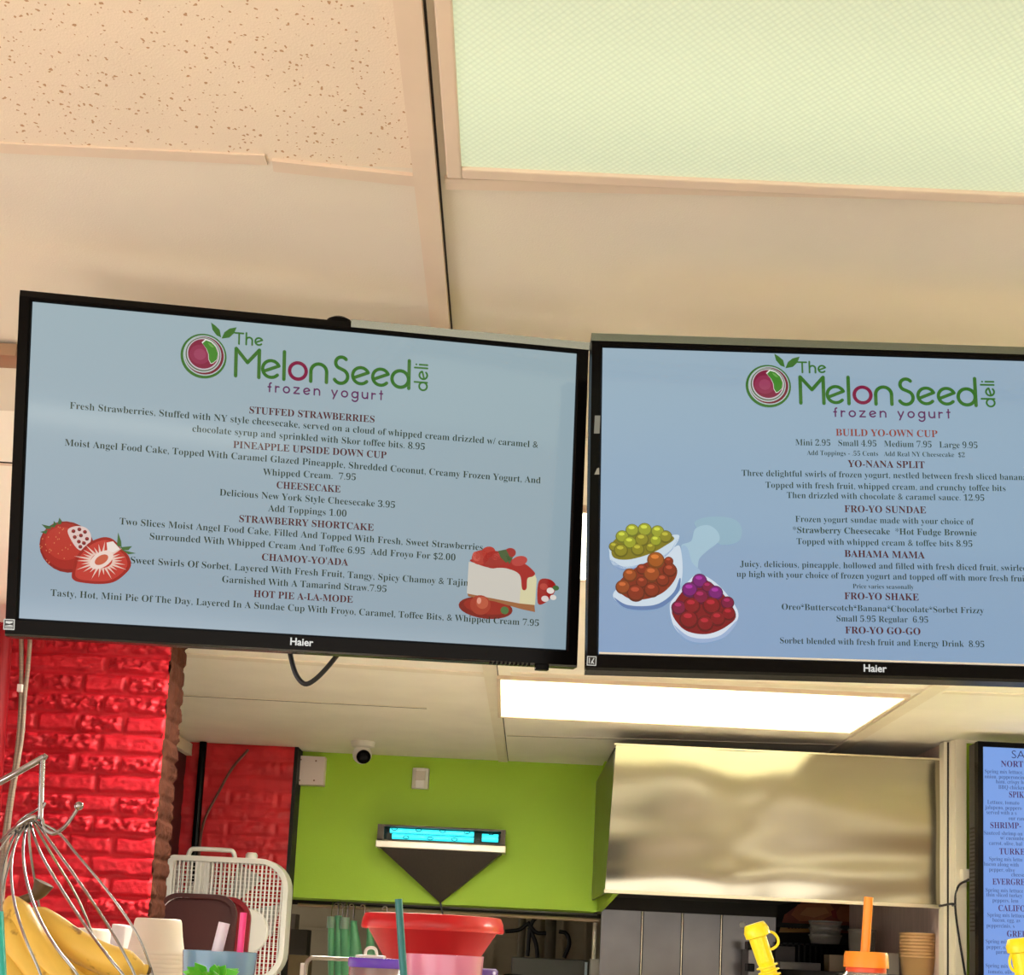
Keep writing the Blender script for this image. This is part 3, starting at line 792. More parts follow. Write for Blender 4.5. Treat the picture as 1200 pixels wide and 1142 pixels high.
for x, y, r, col in ((965, 415, 14, (222, 214, 206)), (945, 445, 14, (210, 200, 196)), (975, 440, 12, (214, 208, 200)), (985, 405, 12, (70, 104, 60)), (940, 400, 15, (176, 60, 52))): e4(x, y, r, r * .8, col, .0005)
cv.build('cheesecake_picture', scrA, 'picture of a cheesecake slice with strawberries')

# ---- right menu screen
tvB, PB, sB, oB = television('right menu television showing three spoons of fruit pearls, cut by the frame edge', ((0.4301, 1.4191, 2.098), 0.71, 0.42, 0.0106, -0.0297, 0.0217), (.0145, .0145, .0150, .019))
scrB = link_mesh('screen', screen_base(PB, sB, ((130, 157, 192), (130, 160, 188), (150, 173, 188), (142, 166, 186)), TZ - .001), tvB, 'blue lit menu screen')
cv = Canvas(PB); logo(cv, (939.5, 470.5), (1146, 473.5), TZ); cv.build('shop_logo', scrB, 'green and maroon melon logo')
hd, bd = Canvas(PB), Canvas(PB)
for t, a, b in (('BUILD YO-OWN CUP', (980.5, 508.8), (1100, 510.5)), ('YO-NANA SPLIT', (994.6, 545.5), (1085, 547)), ('FRO-YO SUNDAE', (990.7, 598.5), (1086.6, 600)), ('BAHAMA MAMA', (990.7, 651), (1085, 653)), ('FRO-YO SHAKE', (990.7, 700.7), (1078, 702.3)), ('FRO-YO GO-GO', (991.6, 740.8), (1080, 742.5))):
    hd.text(t, a, b, 8.0, HEAD if 'BUILD' not in t else (136, 50, 40), TZ, 0.0)
for t, a, b, cap, ref in (('Mini 2.95   Small 4.95   Medium 7.95   Large 9.95', (933, 520), (1147, 523.5), 7.2, None),
                          ('Add Toppings - .55 Cents   Add Real NY Cheesecake  $2', (946.5, 531.5), (1132, 534), 5.6, None),
                          ('Three delightful swirls of frozen yogurt, nestled between fresh sliced bananas', (870, 556), (1200, 561), 7.2, 'Three delightful swirls of frozen yogurt, nestled between fresh sliced banan'),
                          ('Topped with fresh fruit, whipped cream, and crunchy toffee bits', (898, 570), (1180, 574), 7.2, None), ('Then drizzled with chocolate & caramel sauce. 12.95', (923, 582), (1155, 585.3), 7.2, None),
                          ('Frozen yogurt sundae made with your choice of', (933, 610), (1143, 613.3), 7.2, None), ('*Strawberry Cheesecake  *Hot Fudge Brownie', (930, 622.8), (1146, 626.3), 7.2, None),
                          ('Topped with whipped cream & toffee bits 8.95', (934.5, 636.2), (1141, 639.2), 7.2, None),
                          ('Juicy, delicious, pineapple, hollowed and filled with fresh diced fruit, swirled', (868, 662.6), (1200, 667.6), 7.2, 'Juicy, delicious, pineapple, hollowed and filled with fresh diced fruit, swirle'),
                          ('up high with your choice of frozen yogurt and topped off with more fresh fruit', (864, 674.5), (1199, 680), 7.2, 'up high with your choice of frozen yogurt and topped off with more fresh fru'),
                          ('Price varies seasonally', (1000.5, 688), (1072, 689), 5.4, None), ('Oreo*Butterscotch*Banana*Chocolate*Sorbet Frizzy', (917, 713), (1154.5, 717.5), 7.2, None),
                          ('Small 5.95 Regular  6.95', (981.5, 726.8), (1089, 728.4), 7.2, None), ('Sorbet blended with fresh fruit and Energy Drink  8.95', (915, 752.6), (1155, 757.2), 7.2, None)):
    bd.text(t, a, b, cap, BODY if not t.startswith('*') else (36, 60, 48), TZ, -0.008 if not t.startswith('*') else 0, ref=ref)
hd.build('heading_lettering', scrB, 'maroon capital headings'); bd.build('menu_lettering', scrB, 'dark green menu lettering')
# spoons of pearls
cv = Canvas(PB); c7 = crop((680, 560), 4.2857)
blob(cv, c7([(575, 225), (640, 190), (760, 195), (812, 240), (800, 310), (720, 330), (660, 300)]), (140, 172, 190), TZ)
blob(cv, c7([(512, 330), (560, 310), (580, 250), (640, 230), (690, 260), (700, 310), (640, 360), (600, 400), (590, 450), (560, 420), (520, 370)]), (158, 188, 204), TZ + .0001)
blob(cv, c7([(510, 345), (540, 345), (565, 420), (610, 470), (560, 520), (510, 560), (470, 600), (500, 480)]), (150, 178, 204), TZ + .0002)
blob(cv, c7([(148, 370), (160, 425), (220, 450), (330, 430), (440, 380), (498, 300), (470, 280), (300, 330), (160, 340)]), (196, 212, 224), TZ + .0003)
blob(cv, c7([(160, 405), (220, 440), (330, 420), (440, 370), (490, 300), (498, 302), (440, 388), (330, 440), (215, 455), (158, 425)]), (120, 150, 190), TZ + .0003)
blob(cv, c7([(165, 590), (220, 640), (310, 655), (410, 640), (490, 570), (515, 470), (505, 350), (480, 340), (430, 390), (300, 480), (200, 540)]), (200, 214, 226), TZ + .0015)
blob(cv, c7([(170, 596), (230, 632), (320, 640), (400, 625), (470, 570), (500, 500), (505, 520), (490, 575), (410, 645), (310, 660), (220, 646)]), (96, 124, 170), TZ + .0016)
blob(cv, c7([(450, 640), (470, 740), (530, 800), (620, 820), (720, 795), (780, 730), (790, 660), (700, 540), (600, 480), (540, 520), (480, 590)]), (206, 216, 228), TZ + .0024)
blob(cv, c7([(470, 735), (540, 790), (625, 805), (710, 785), (785, 715), (775, 745), (720, 800), (620, 825), (530, 806)]), (150, 172, 206), TZ + .0025)
def pearls(lst, z): 
    for x, y, r, col in lst: ball(cv, 680 + x / 4.2857, 560 + y / 4.2857, r / 4.2857, col, z); z += .00001
Yl, Yd, Or, Od, Mg, Rd, Pu = (150, 156, 40), (136, 130, 30), (146, 68, 26), (130, 44, 22), (120, 12, 60), (128, 12, 26), (118, 20, 110)
blob(cv, c7([(158, 350), (170, 395), (240, 405), (340, 380), (420, 340), (470, 290), (300, 250), (180, 300)]), (124, 116, 26), TZ + .0006)
pearls([(170, 340, 26, Yd), (212, 290, 34, Yl), (262, 258, 34, Yl), (325, 255, 36, Yl), (390, 265, 34, Yl), (430, 290, 34, Yd), (310, 305, 36, Yd), (250, 320, 34, Yl), (380, 310, 30, Yl), (205, 360, 36, Yd), (290, 355, 34, Yd), (355, 345, 26, Yd)], TZ + .0008)
blob(cv, c7([(185, 540), (240, 600), (330, 605), (420, 570), (480, 500), (480, 440), (400, 400), (260, 460)]), (128, 40, 20), TZ + .0017)
pearls([(215, 545, 38, Or), (250, 485, 36, Or), (310, 455, 28, Od), (280, 575, 46, Od), (360, 480, 44, Or), (310, 520, 30, Od), (450, 460, 36, Od), (445, 415, 24, Od), (360, 560, 40, Od), (415, 510, 34, Od), (380, 410, 44, (158, 84, 26))], TZ + .0019)
blob(cv, c7([(460, 660), (500, 740), (560, 775), (650, 780), (740, 740), (782, 680), (700, 560), (600, 500), (520, 560)]), (122, 10, 24), TZ + .0026)
pearls([(600, 515, 38, Pu), (550, 560, 40, Pu), (640, 545, 30, Mg), (680, 575, 38, Pu), (605, 595, 40, Mg), (740, 625, 34, Mg), (495, 650, 38, Mg), (560, 640, 44, Rd), (660, 640, 46, Rd), (745, 680, 36, Rd), (545, 710, 48, Rd), (690, 705, 40, Rd), (628, 730, 42, Rd)], TZ + .0028)
cv.build('fruit_pearls_picture', scrB, 'picture of spoons of yellow, orange and magenta pearls')

# maker's lettering, stickers and small fittings on the two sets
def brand(P, a, b, t):
    cv = Canvas(P); cv.text('Haier', a, b, 8.2, (214, 214, 210), 0.0006, 0.022, plain=True)
    cv.build('bezel_lettering', t, 'pale grey maker lettering')
brand(PA, (340, 755.2), (367, 757), tvA); brand(PB, (1012, 786.6), (1039, 787.4), tvB)
def sticker(P, t, pts, dark):
    cv = Canvas(P); l = [P.loc(*p) for p in pts]
    cv.poly(l, (206, 204, 196), 0.0006)
    c = Vector((sum(p[0] for p in l) / 4, sum(p[1] for p in l) / 4)); s = lambda f: [tuple(c + (Vector(p) - c) * f) for p in l]
    cv.poly(s(.84), (30, 30, 30), 0.0008)
    q = [Vector(p) for p in l]; lerp = lambda u, v: tuple(q[3] * (1 - u) * (1 - v) + q[2] * u * (1 - v) + q[1] * u * v + q[0] * (1 - u) * v)
    for U in dark: cv.poly([lerp(*p) for p in U], (206, 204, 196), 0.001)
    cv.build('energy_sticker', t, 'small black and white square sticker')
marks = [[(.2, .62), (.55, .56), (.85, .7), (.85, .8), (.2, .8)], [(.15, .3), (.85, .3), (.85, .4), (.6, .44), (.15, .36)], [(.15, .14), (.85, .14), (.85, .2), (.15, .2)]]
sticker(PA, tvA, [(4.5, 725), (17.5, 725.5), (17, 738), (4, 737.5)], marks)
sticker(PB, tvB, [(688, 768.5), (699, 769), (698.5, 780), (687.5, 779.5)], [[(.2, .2), (.3, .2), (.3, .8), (.2, .8)], [(.4, .2), (.52, .2), (.8, .8), (.68, .8)], [(.66, .2), (.8, .2), (.56, .5), (.44, .5)]])
cv = Canvas(PB)
pxpoly(cv, [(697, 487), (703.5, 487), (702.5, 508), (696, 508)], (120, 116, 104), .0006)
cv.build('bezel_sticker', tvB, 'small grey sticker on the left edge')
cv = Canvas(PB)
pxpoly(cv, [(699.5, 549), (702, 548), (702.3, 556), (696.5, 556)], (150, 140, 120), .0006)
cv.build('bezel_mark', tvB, 'tiny pale mark on the left edge')
bm = B(); a = PA.loc(628, 779); b = PA.loc(644, 786)
u = (a[0] + b[0]) / 2
obox(bm, PA.w(u, -0.212, -0.008), PA.rt, PA.up, PA.n, 0.0085, 0.0042, 0.006); O('sensor_nub', bm, M['black'], tvA, bevel=.001)
bm = B()
for k in range(10): obox(bm, PA.w(PA.loc(576 + k * 5, 775)[0], -0.2105, -0.010), PA.rt, PA.up, PA.n, 0.0012, 0.0012, 0.006)
O('vent_teeth', bm, M['black'], tvA)
# silvery line above the lower bezel of the right set
bm = B(); obox(bm, PB.w(0, oB[2] + .0195, -0.0015), PB.rt, PB.up, PB.n, 0.34, 0.0011, 0.0012); O('bezel_trim', bm, mat('pale_silver_strip', (214, 212, 206), .5, metal=.3), tvB, label='thin silver strip')
mount('black ceiling mount behind the top edge of the left menu screen', PA, 397, .42)
mount('black ceiling mount behind the top edge of the right menu screen', PB, 1027, .42)
# power lead hanging in a loop under the left set
pts = [at(337, 745, 1.60), at(341, 770, 1.60), at(347, 790, 1.60), at(357, 801, 1.60), at(369, 796, 1.60), at(384, 781, 1.60), at(399, 762, 1.60), at(408, 748, 1.60)]
bm = B(); tube(bm, pts, 0.0034, 8, 5); O('power_cable', bm, M['rubber'], label='black cable hanging in a loop below the left menu screen', cat='cable', smooth=True)

# ------------------------------------------------------------------ things on the green wall and ceiling
# insect light: open framed tray with two cyan tubes over a dark downward wedge
def sconce():
    Y0 = YS - 0.13
    a, b, c, d = at(442, 965, Y0), at(592, 972, Y0), at(592, 1000, Y0), at(442, 991, Y0)
    tip = at(516, 1057, YS - 0.02)
    x0, x1, zt, zb = (a.x + d.x) / 2, (b.x + c.x) / 2, (a.z + b.z) / 2 , (c.z + d.z) / 2
    t = thing('insect_light', 'dark wedge-shaped insect light with glowing cyan tubes on the green wall', 'insect light', ((x0 + x1) / 2, YS, tip.z))
    fr = mat('insect_light_bronze', (70, 62, 50), 0.4, metal=.6)
    zs = zb + (zt - zb) * .30                            # silver strip below the slot
    bm = B()
    for p, q in (((x0, Y0, zt - .008), (x1, YS, zt)), ((x0, Y0, zs), (x0 + .028, YS, zt - .008)), ((x1 - .02, Y0, zs), (x1, YS, zt - .008)), ((x0, Y0, zs), (x1, YS, zs + .006)), ((x0 + .02, YS - .01, zs), (x1 - .02, YS, zt))): box(bm, p, q)
    O('tray_frame', bm, fr, t)
    bm = B(); box(bm, (x0 - .004, Y0 - .006, zb), (x1 + .004, YS, zs)); O('silver_strip', bm, mat('satin_silver', (214, 204, 186), .35, metal=.7), t, bevel=.003)
    bm = B(); prism(bm, [(x0 + .012, Y0 + .005, zb), (x1 - .012, Y0 + .005, zb), (tip.x, YS - .02, tip.z)], (0, 0, 0))
    bm.free(); bm = B()
    v = [bm.verts.new(p) for p in ((x0 + .012, Y0 + .006, zb), (x1 - .012, Y0 + .006, zb), (tip.x + .004, YS - .03, tip.z), (tip.x - .004, YS - .03, tip.z), (x0 + .012, YS, zb), (x1 - .012, YS, zb), (tip.x + .004, YS, tip.z), (tip.x - .004, YS, tip.z))]
    for q in ((0, 1, 2, 3), (4, 7, 6, 5), (0, 3, 7, 4), (1, 5, 6, 2), (0, 4, 5, 1), (3, 2, 6, 7)): bm.faces.new([v[i] for i in q])
    O('wedge_cover', bm, mat('dark_bronze_cover', (52, 44, 36), .45, metal=.4, var=.08, stretch=(20, 20, 2)), t)
    glow = mat('cyan_tube', (120, 240, 250), .3, emit=(30, 222, 236), estr=1.0)
    zc = (zs + zt) / 2
    for k, (zz, u0, u1) in enumerate(((zc + .012, x0 + .05, x1 - .135), (zc - .012, x0 + .06, x1 - .135), (zc, x1 - .10, x1 - .03))):
        bm = B(); tube(bm, [(u0, Y0 + .04, zz), (u1, Y0 + .04, zz)], 0.011 if k < 2 else .017, 12, 1); O('lamp_tube', bm, glow, t, smooth=True)
    bm = B()
    for k in range(9):
        u = x0 + .07 + k * .0515; zz = zc + (.018 if k % 2 == 0 else -.016)
        tube(bm, [(u + .012 * math.cos(q * PI / 6), Y0 + .012, zz + +.0065 * math.sin(q * PI / 6)) for q in range(12)], .0018, 5, 1, closed=True)
    tube(bm, [(x0 + .03, Y0 + .012, zc), (x1 - .02, Y0 + .012, zc)], .001, 5, 1)
    O('wire_guard', bm, mat('teal_guard', (6, 62, 74), .4), t)
    bm = B(); p, q = at(516, 1057, YS - .02), at(526, 1071, YS - .02); tube(bm, [p, q + Vector((0, 0, -.1))], .004, 6, 1); O('power_lead', bm, M['rubber'], t)
sconce()

# dome camera under the ceiling
p = atz(428, 873, ZC); p = Vector((p.x, 5.02, ZC))
t = thing('security_camera', 'white ball security camera under the ceiling by the green wall', 'camera', (p.x, p.y, ZC - .1))
bm = B(); lathe(bm, (p.x, p.y, ZC - .028), [(0, 0), (.03, 0), (.046, .008), (.05, .028), (0, .028)], 28); O('base_ring', bm, M['whitep'], t, smooth=True)
ct = Vector((p.x, p.y, ZC - .052)); look = (Vector((.35, -1, -.5))).normalized()
bm = B(); lathe(bm, ct, [(.04 * math.sin(PI * k / 12), -.04 * math.cos(PI * k / 12)) for k in range(13)], 24, axis=look); body = O('camera_ball', bm, M['whitep'], t, smooth=True)
bm = B(); lathe(bm, ct + look * .027, [(0, 0), (.029, 0), (.029, .009), (.024, .015), (.012, .018), (0, .0185)], 24, axis=look); O('lens', bm, M['black'], body, smooth=True)

# motion sensor
a, b = at(483, 899, YS - .03), at(502, 924, YS - .03)
t = thing('motion_sensor', 'small white motion sensor on the green wall above the insect light', 'sensor', ((a.x + b.x) / 2, YS, b.z))
bm = B(); prism(bm, [(a.x, YS, b.z), (a.x + .003, YS - .026, b.z), (a.x + .02, YS - .036, b.z), (b.x - .02, YS - .036, b.z), (b.x - .003, YS - .026, b.z), (b.x, YS, b.z)], (0, 0, a.z - b.z)); O('housing', bm, M['whitep'], t, bevel=.003)
bm = B(); box(bm, (a.x + .016, YS - .039, b.z + .035), (b.x - .016, YS - .03, a.z - .014)); O('sensor_window', bm, mat('frosted_window', (206, 196, 184), .5), t, bevel=.002)
# junction box
a, b = at(343.5, 884.5, YS - .05), at(379, 920, YS - .05)
t = thing('junction_box', 'square white cover box in the corner between red brick and green wall', 'electrical box', ((a.x + b.x) / 2, YS, b.z))
zt = min(a.z, ZC - .004)
bm = B(); box(bm, (a.x, YS - .05, b.z), (b.x, YS, zt)); O('cover', bm, mat('pinkish_white_plastic', (232, 216, 212), .5), t, bevel=.003)
for u, v in ((.25, .14), (.7, .16), (.25, .86), (.72, .84)):
    bm = B(); lathe(bm, (a.x + (b.x - a.x) * u, YS - .05, b.z + (zt - b.z) * v), [(0, 0.003), (.003, .003), (.004, 0)], 10, axis=(0, -1, 0)); O('screw', bm, mat('brass_screw', (150, 110, 96), .4, metal=.6) if 'brass_screw' not in bpy.data.materials else bpy.data.materials['brass_screw'], t)
# loose cable on the red brick
pts = [at(291, 878, 5.20), at(272, 900, 5.205), at(255, 930, 5.205), at(240, 960, 5.205), at(234, 990, 5.20), at(232, 1040, 5.20)]
bm = B(); tube(bm, pts, .006, 8, 6); O('cable', bm, mat('brown_cable', (96, 56, 46), .5), label='thin brown cable curving down the red brick back wall', cat='cable', smooth=True)

# steel hood, gently dented sheet
def hood():
    a, b = at(722, 873, YH), at(1108, 890, YH); c = at(709, 1042, YH); d = at(1106, 1060, YH)
    x0 = (a.x + c.x) / 2 + .004; x1 = at(1106, 950, YH).x; zt = (a.z + b.z) / 2; zb = (c.z + d.z) / 2
    x0b = c.x
    t = thing('exhaust_hood', 'wide dented stainless steel exhaust hood right of the green wall', 'exhaust hood', ((x0 + x1) / 2, YH + .35, zb))
    bm = B(); nx, nz = 150, 70; vs = []
    for j in range(nz + 1):
        r = []
        for i in range(nx + 1):
            u, v = i / nx, j / nz
            xl = x0b + (a.x - x0b) * v
            x = xl + (x1 - xl) * u; z = zb + (zt - zb) * v
            f = .95 * math.exp(-((u - .20) / .10) ** 2) - 1.0 * math.exp(-((u - .385) / .085) ** 2) + 1.0 * math.exp(-((u - .55) / .11) ** 2) - .75 * min(1, max(0, (u - .62) / .3)) ** 1.2 - .25 * math.exp(-(u / .08) ** 2)
            dsp = .0085 * f * (v - .4) + .0020 * math.sin(9 * v + 2.5 * u) * (.4 + .6 * u) + .0016 * math.sin(21 * v - 3 * u) * max(0, .6 - v)
            r.append(bm.verts.new((x, YH - dsp, z)))
        vs.append(r)
    for j in range(nz):
        for i in range(nx): bm.faces.new((vs[j][i], vs[j][i + 1], vs[j + 1][i + 1], vs[j + 1][i])).smooth = True
    me = bpy.data.meshes.new('front_panel'); bm.to_mesh(me); bm.free(); me.materials.append(M['steel']); link_mesh('front_panel', me, t)
    bm = B()
    box(bm, (x0b - .003, YH - .002, zb - .012), (x1, YH + .02, zb)); box(bm, (x0, YH - .002, zt), (x1, YH + .02, zt + .006))
    O('edge_hem', bm, mat('hem_steel', (206, 196, 170), .35, metal=1), t)
    bm = B(); box(bm, (x0 + .002, YH + .012, zb), (x0 + .012, YS - .01, zt - .01)); box(bm, (x0 + .002, YH + .012, zt - .02), (x1, YH + .3, zt - .008)); O('side_panel', bm, M['steel2'], t)
    bm = B(); box(bm, (X1 + .03, 4.6, zb + .02), (at(908, 1142, 5.45).x, YS + .05, zb + .05)); O('grease_filters', bm, M['dark'], t)
    return x0, x1, zb
hx0, hx1, hzb = hood()

# ------------------------------------------------------------------ kitchen seen below
YB_ = 5.45
a = at(705, 1068, YB_); b = at(908, 1142, YB_); BSX = b.x
zt = at(800, 1070, YB_).z
t = thing('steel_backsplash', 'ribbed stainless steel backsplash panel under the hood', 'backsplash', ((a.x + b.x) / 2, YB_, .9))
bm = B(); box(bm, (a.x, YB_, .9), (b.x, YB_ + .03, zt + .02)); O('sheet', bm, M['steel2'], t)
for x in (752, 799, 845):
    bm = B(); u = at(x, 1100, YB_).x; tube(bm, [(u, YB_ + .002, .9), (u, YB_ + .002, zt + .015)], .007, 8, 1); O('seam_rib', bm, M['steel'], t, smooth=True)
bm = B(); p = at(870, 1083, YB_); lathe(bm, p, [(0, .004), (.012, .004), (.014, 0)], 16, axis=(0, -1, 0)); O('round_plate', bm, M['whitep'], t)
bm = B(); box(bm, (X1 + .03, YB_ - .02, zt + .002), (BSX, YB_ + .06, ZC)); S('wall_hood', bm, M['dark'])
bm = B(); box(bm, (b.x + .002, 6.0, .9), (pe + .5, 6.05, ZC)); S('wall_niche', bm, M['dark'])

# hanging rails below the soffit
def rail(name, p, q, Y, r, m, label):
    bm = B(); tube(bm, [at(*p, Y), at(*q, Y)], r, 10, 1); return O(name, bm, m, label=label, cat='rail', smooth=True)
rail('hanging_rail', (349, 1060), (702, 1078), 5.5, .008, M['wood'], 'long pale hanging rail with hooks below the green wall')
rail('upper_rail', (395, 1056), (700, 1071), 5.62, .007, M['steel2'], 'thin grey upper rail close beneath the green wall')
def hook(x, y):
    p = at(x, y, 5.49)
    bm = B()
    tube(bm, [p + Vector((-.012, 0, -.004)), p + Vector((-.006, 0, .010)), p + Vector((.006, 0, .010)), p + Vector((.011, 0, -.004)), p + Vector((.011, 0, -.05))], .0025, 6, 5)
    return bm
places = [(394, 1061, 'leftmost steel hook on the hanging rail'), (399, 1061.5, 'second steel hook from the left end of the hanging rail'), (405, 1062, 'third steel hook from the left on the hanging rail'), (412, 1062, 'fourth steel hook from the left on the hanging rail'), (425, 1063, 'fifth steel hook along, right of the green sleeves'), (451, 1065, 'steel hook on the rail behind the red bowl')]
for x, y, l in places: O('rail_hook', hook(x, y), M['chrome'], label=l, cat='hook', group='steel hooks on the hanging rail', smooth=True)
# green translucent piping sleeves hung from the hooks
GR = mat('translucent_green_plastic', (116, 200, 146), .3, trans=.45, var=.15)
CLR = mat('clear_frosted_plastic', (190, 214, 196), .3, trans=.6)
for k, (x0, x1, x2, x3, y0, dy, Y, lab) in enumerate(((384, 392, 385, 391, 1075, 90, 5.46, 'leftmost pale-topped green sleeve hanging from the rail'), (393, 400, 392, 402, 1074, 90, 5.45, 'narrow green sleeve hanging second from the left'), (399, 409, 400, 410, 1076, 90, 5.44, 'pale-topped green sleeve hanging third from the left'), (411, 418, 404, 432, 1080, 90, 5.46, 'wide green sleeve hanging nearest the red bowl'), (430, 436, 426, 446, 1088, 80, 5.43, 'green sleeve hanging partly behind the red bowl'))):
    A, Bq, Cq, D = at(x0, y0, Y), at(x1, y0, Y), at(x2, y0 + dy, Y), at(x3, y0 + dy, Y)
    bm = B(); L = []
    for j in range(9):
        v = j / 8; l = A.lerp(Cq, v); r = Bq.lerp(D, v); c = (l + r) / 2; rx = (r - l).length / 2
        L.append([bm.verts.new(c + Vector((math.cos(q * PI / 6) * rx * (1 + .15 * math.sin(3 * q + v * 5)), math.sin(q * PI / 6) * .012, 0))) for q in range(12)])
    for g, h in zip(L, L[1:]):
        for q in range(12): bm.faces.new((g[q], g[(q + 1) % 12], h[(q + 1) % 12], h[q]))
    t = thing('plastic_sleeve', lab, 'plastic sleeve', ((A.x + Bq.x) / 2, Y, Cq.z), 'green sleeves on the hanging rail')
    O('sleeve_body', bm, GR, t, smooth=True)
    bm = B(); c = (A + Bq) / 2; rx = (Bq - A).length / 2
    tube(bm, [c + Vector((0, 0, -.045 if k in (0, 2) else -.012)), c + Vector((0, 0, .006))], rx * 1.15, 12, 1); O('rolled_top', bm, CLR if k in (0, 2) else GR, t, smooth=True)
    bm = B(); tube(bm, [c + Vector((0, 0, .0)), c + Vector((0, .01, .04)), c + Vector((0, 5.49 - Y, .075))], .0015, 5, 3); O('hanging_loop', bm, M['chrome'], t)

# pipes, conduit and the grey cabinet behind
for x, w, lab, m in ((611, 4.5, 'left dark upright pipe behind the grey metal cabinet', 'block'), (645, 6.5, 'right thick upright pipe behind the grey metal cabinet', 'block')):
    p = at(x, 1100, 6.6); bm = B(); tube(bm, [(p.x, 6.6, 0.9), (p.x, 6.6, 2.2)], w * 6.6 / F_PX, 14, 1)
    O('pipe', bm, mat('dusty_pipe', (112, 104, 84), .6, var=.2) if 'dusty_pipe' not in bpy.data.materials else bpy.data.materials['dusty_pipe'], label=lab, cat='pipe', smooth=True)
bm = B(); p, q = at(697, 1086, 5.62), at(693, 1150, 5.62); tube(bm, [(p.x, 5.62, p.z + .02), (p.x, 5.62, 1.0)], .009, 10, 1); O('pipe', bm, M['cream'], label='short white upright pipe beside the steel backsplash edge', cat='pipe', smooth=True)
bm = B()
for pts in ([(592, 1091), (608, 1089), (618, 1082)], [(618, 1080), (628, 1092), (640, 1093)], [(632, 1072), (622, 1084), (618, 1120)], [(655, 1091), (664, 1094), (667, 1106), (661, 1122)], [(620, 1086), (628, 1105), (630, 1124)]):
    tube(bm, [at(x, y, 6.53) for x, y in pts], .011, 8, 5)
O('cable_bundle', bm, M['rubber'], label='tangle of black cables around the pipes in the kitchen', cat='cable', smooth=True)
a, b = at(600, 1121, 5.9), at(688, 1200, 5.9)
t = thing('metal_cabinet', 'dark grey metal cabinet top below the pipes, right of the red bowl', 'cabinet', ((a.x + b.x) / 2, 6.1, .6))
bm = B(); box(bm, (a.x, 5.9, .6), (b.x, 6.35, a.z)); O('body', bm, mat('dark_grey_enamel', (66, 66, 58), .5, var=.08), t, bevel=.004)
bm = B(); p = at(687, 1127, 5.88); box(bm, (p.x - .006, 5.88, .6), (p.x + .006, 5.895, p.z)); O('edge_strip', bm, mat('pale_blue_strip', (186, 206, 216), .4), t)
bm = B(); p = at(602, 1140, 5.7); lathe(bm, (p.x, 5.7, .6), [(0, 0), (.06, 0), (.06, p.z - .63), (.045, p.z - .605), (0, p.z - .6)], 20); O('blender_lid', bm, M['black'], label='round black lidded canister in front of the grey cabinet', cat='canister', smooth=True)
a, b = at(691, 1123, 5.6), at(703, 1200, 5.6)
bm = B(); box(bm, (a.x, 5.54, .6), (b.x, 5.60, a.z)); O('steel_box', bm, mat('grey_box', (150, 146, 138), .5), label='narrow grey box below the short white pipe', cat='box')
# grey boxes and bins at the left of the pass
for x0, y0, x1, Y, m, lab in ((338, 1070, 347, 6.4, (120, 112, 100), 'tall thin grey container at the far left of the kitchen pass'), (340, 1088, 361, 6.2, (70, 66, 56), 'dark grey carton standing on the left kitchen shelf'), (336, 1118, 362, 5.8, (124, 108, 74), 'tan box low at the left, beside the box fan')):
    a, b = at(x0, y0, Y), at(x1, y0, Y); bm = B(); box(bm, (a.x, Y, .6), (b.x, Y + .12, a.z)); O('storage_box', bm, mat('box_' + str(x0) + '_board', m, .7, var=.1), label=lab, cat='box', bevel=.004)
# black under-structure that carries the kitchen goods
bm = B(); box(bm, (-2.0, 5.5, 0), (BSX - .05, 6.7, 0.6)); O('kitchen_counter', bm, M['steel2'], label='low steel kitchen counter along the back of the kitchen', cat='counter')

bm = B(); box(bm, (-0.9, 2.95, .88), (0.9, 4.2, .92)); box(bm, (-0.86, 3.0, 0), (0.86, 4.15, .88)); O('bounce_counter', bm, M['whitep'], label='added unseen white counter in the kitchen aisle that bounces light to the ceiling', cat='counter')  # unseen white slab added to bounce lamp light up to the kitchen ceiling

# goods under the hood on the right
YG = 5.25
bm = B(); zsh = at(1000, 1139, YG).z; box(bm, (BSX + .01, 4.45, zsh - .03), (pe - .02, YG + .55, zsh))
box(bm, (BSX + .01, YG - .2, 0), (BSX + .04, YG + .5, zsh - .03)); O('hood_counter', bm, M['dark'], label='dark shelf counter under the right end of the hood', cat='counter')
# food poster on the dark wall
Yp = 5.98
cv = Canvas(Panel(at(960, 1080, Yp), (1, 0, 0), (0, 0, 1)))
def pq(pts): return [cv.p.loc(880 + x / 4.615, 1000 + y / 4.615) for x, y in pts]
cv.poly(pq([(180, 330), (280, 258), (610, 268), (600, 430), (150, 425)]), (150, 66, 40), .004)
cv.poly(pq([(150, 425), (165, 375), (320, 385), (330, 425)]), (214, 170, 100), .006)
for pts, c in (([(215, 330), (250, 275), (420, 265), (460, 320), (380, 360), (260, 365)], (190, 110, 62)), ([(260, 330), (300, 290), (400, 290), (420, 320), (340, 345)], (216, 150, 96)), ([(450, 330), (480, 285), (580, 280), (600, 340), (540, 370), (480, 365)], (184, 104, 66)), ([(430, 310), (455, 300), (465, 350), (440, 345)], (150, 30, 26))): cv.poly(pq(pts), c, .008 + .0005 * len(cv.f))
for k in range(7): cv.poly(pq([(195 + k * 18, 385), (205 + k * 18, 382), (207 + k * 18, 405), (197 + k * 18, 405)]), (120, 30, 20), .014)
PM = bpy.data.materials.new('poster_print'); PM.use_nodes = True
nd = PM.node_tree.nodes.new('ShaderNodeAttribute'); nd.attribute_name = 'Col'; PM.node_tree.links.new(nd.outputs['Color'], PM.node_tree.nodes['Principled BSDF'].inputs['Base Color'])
po = cv.build('food_poster', None, None, PM); tag(po, 'brown and red food poster on the dark wall under the hood', 'poster')

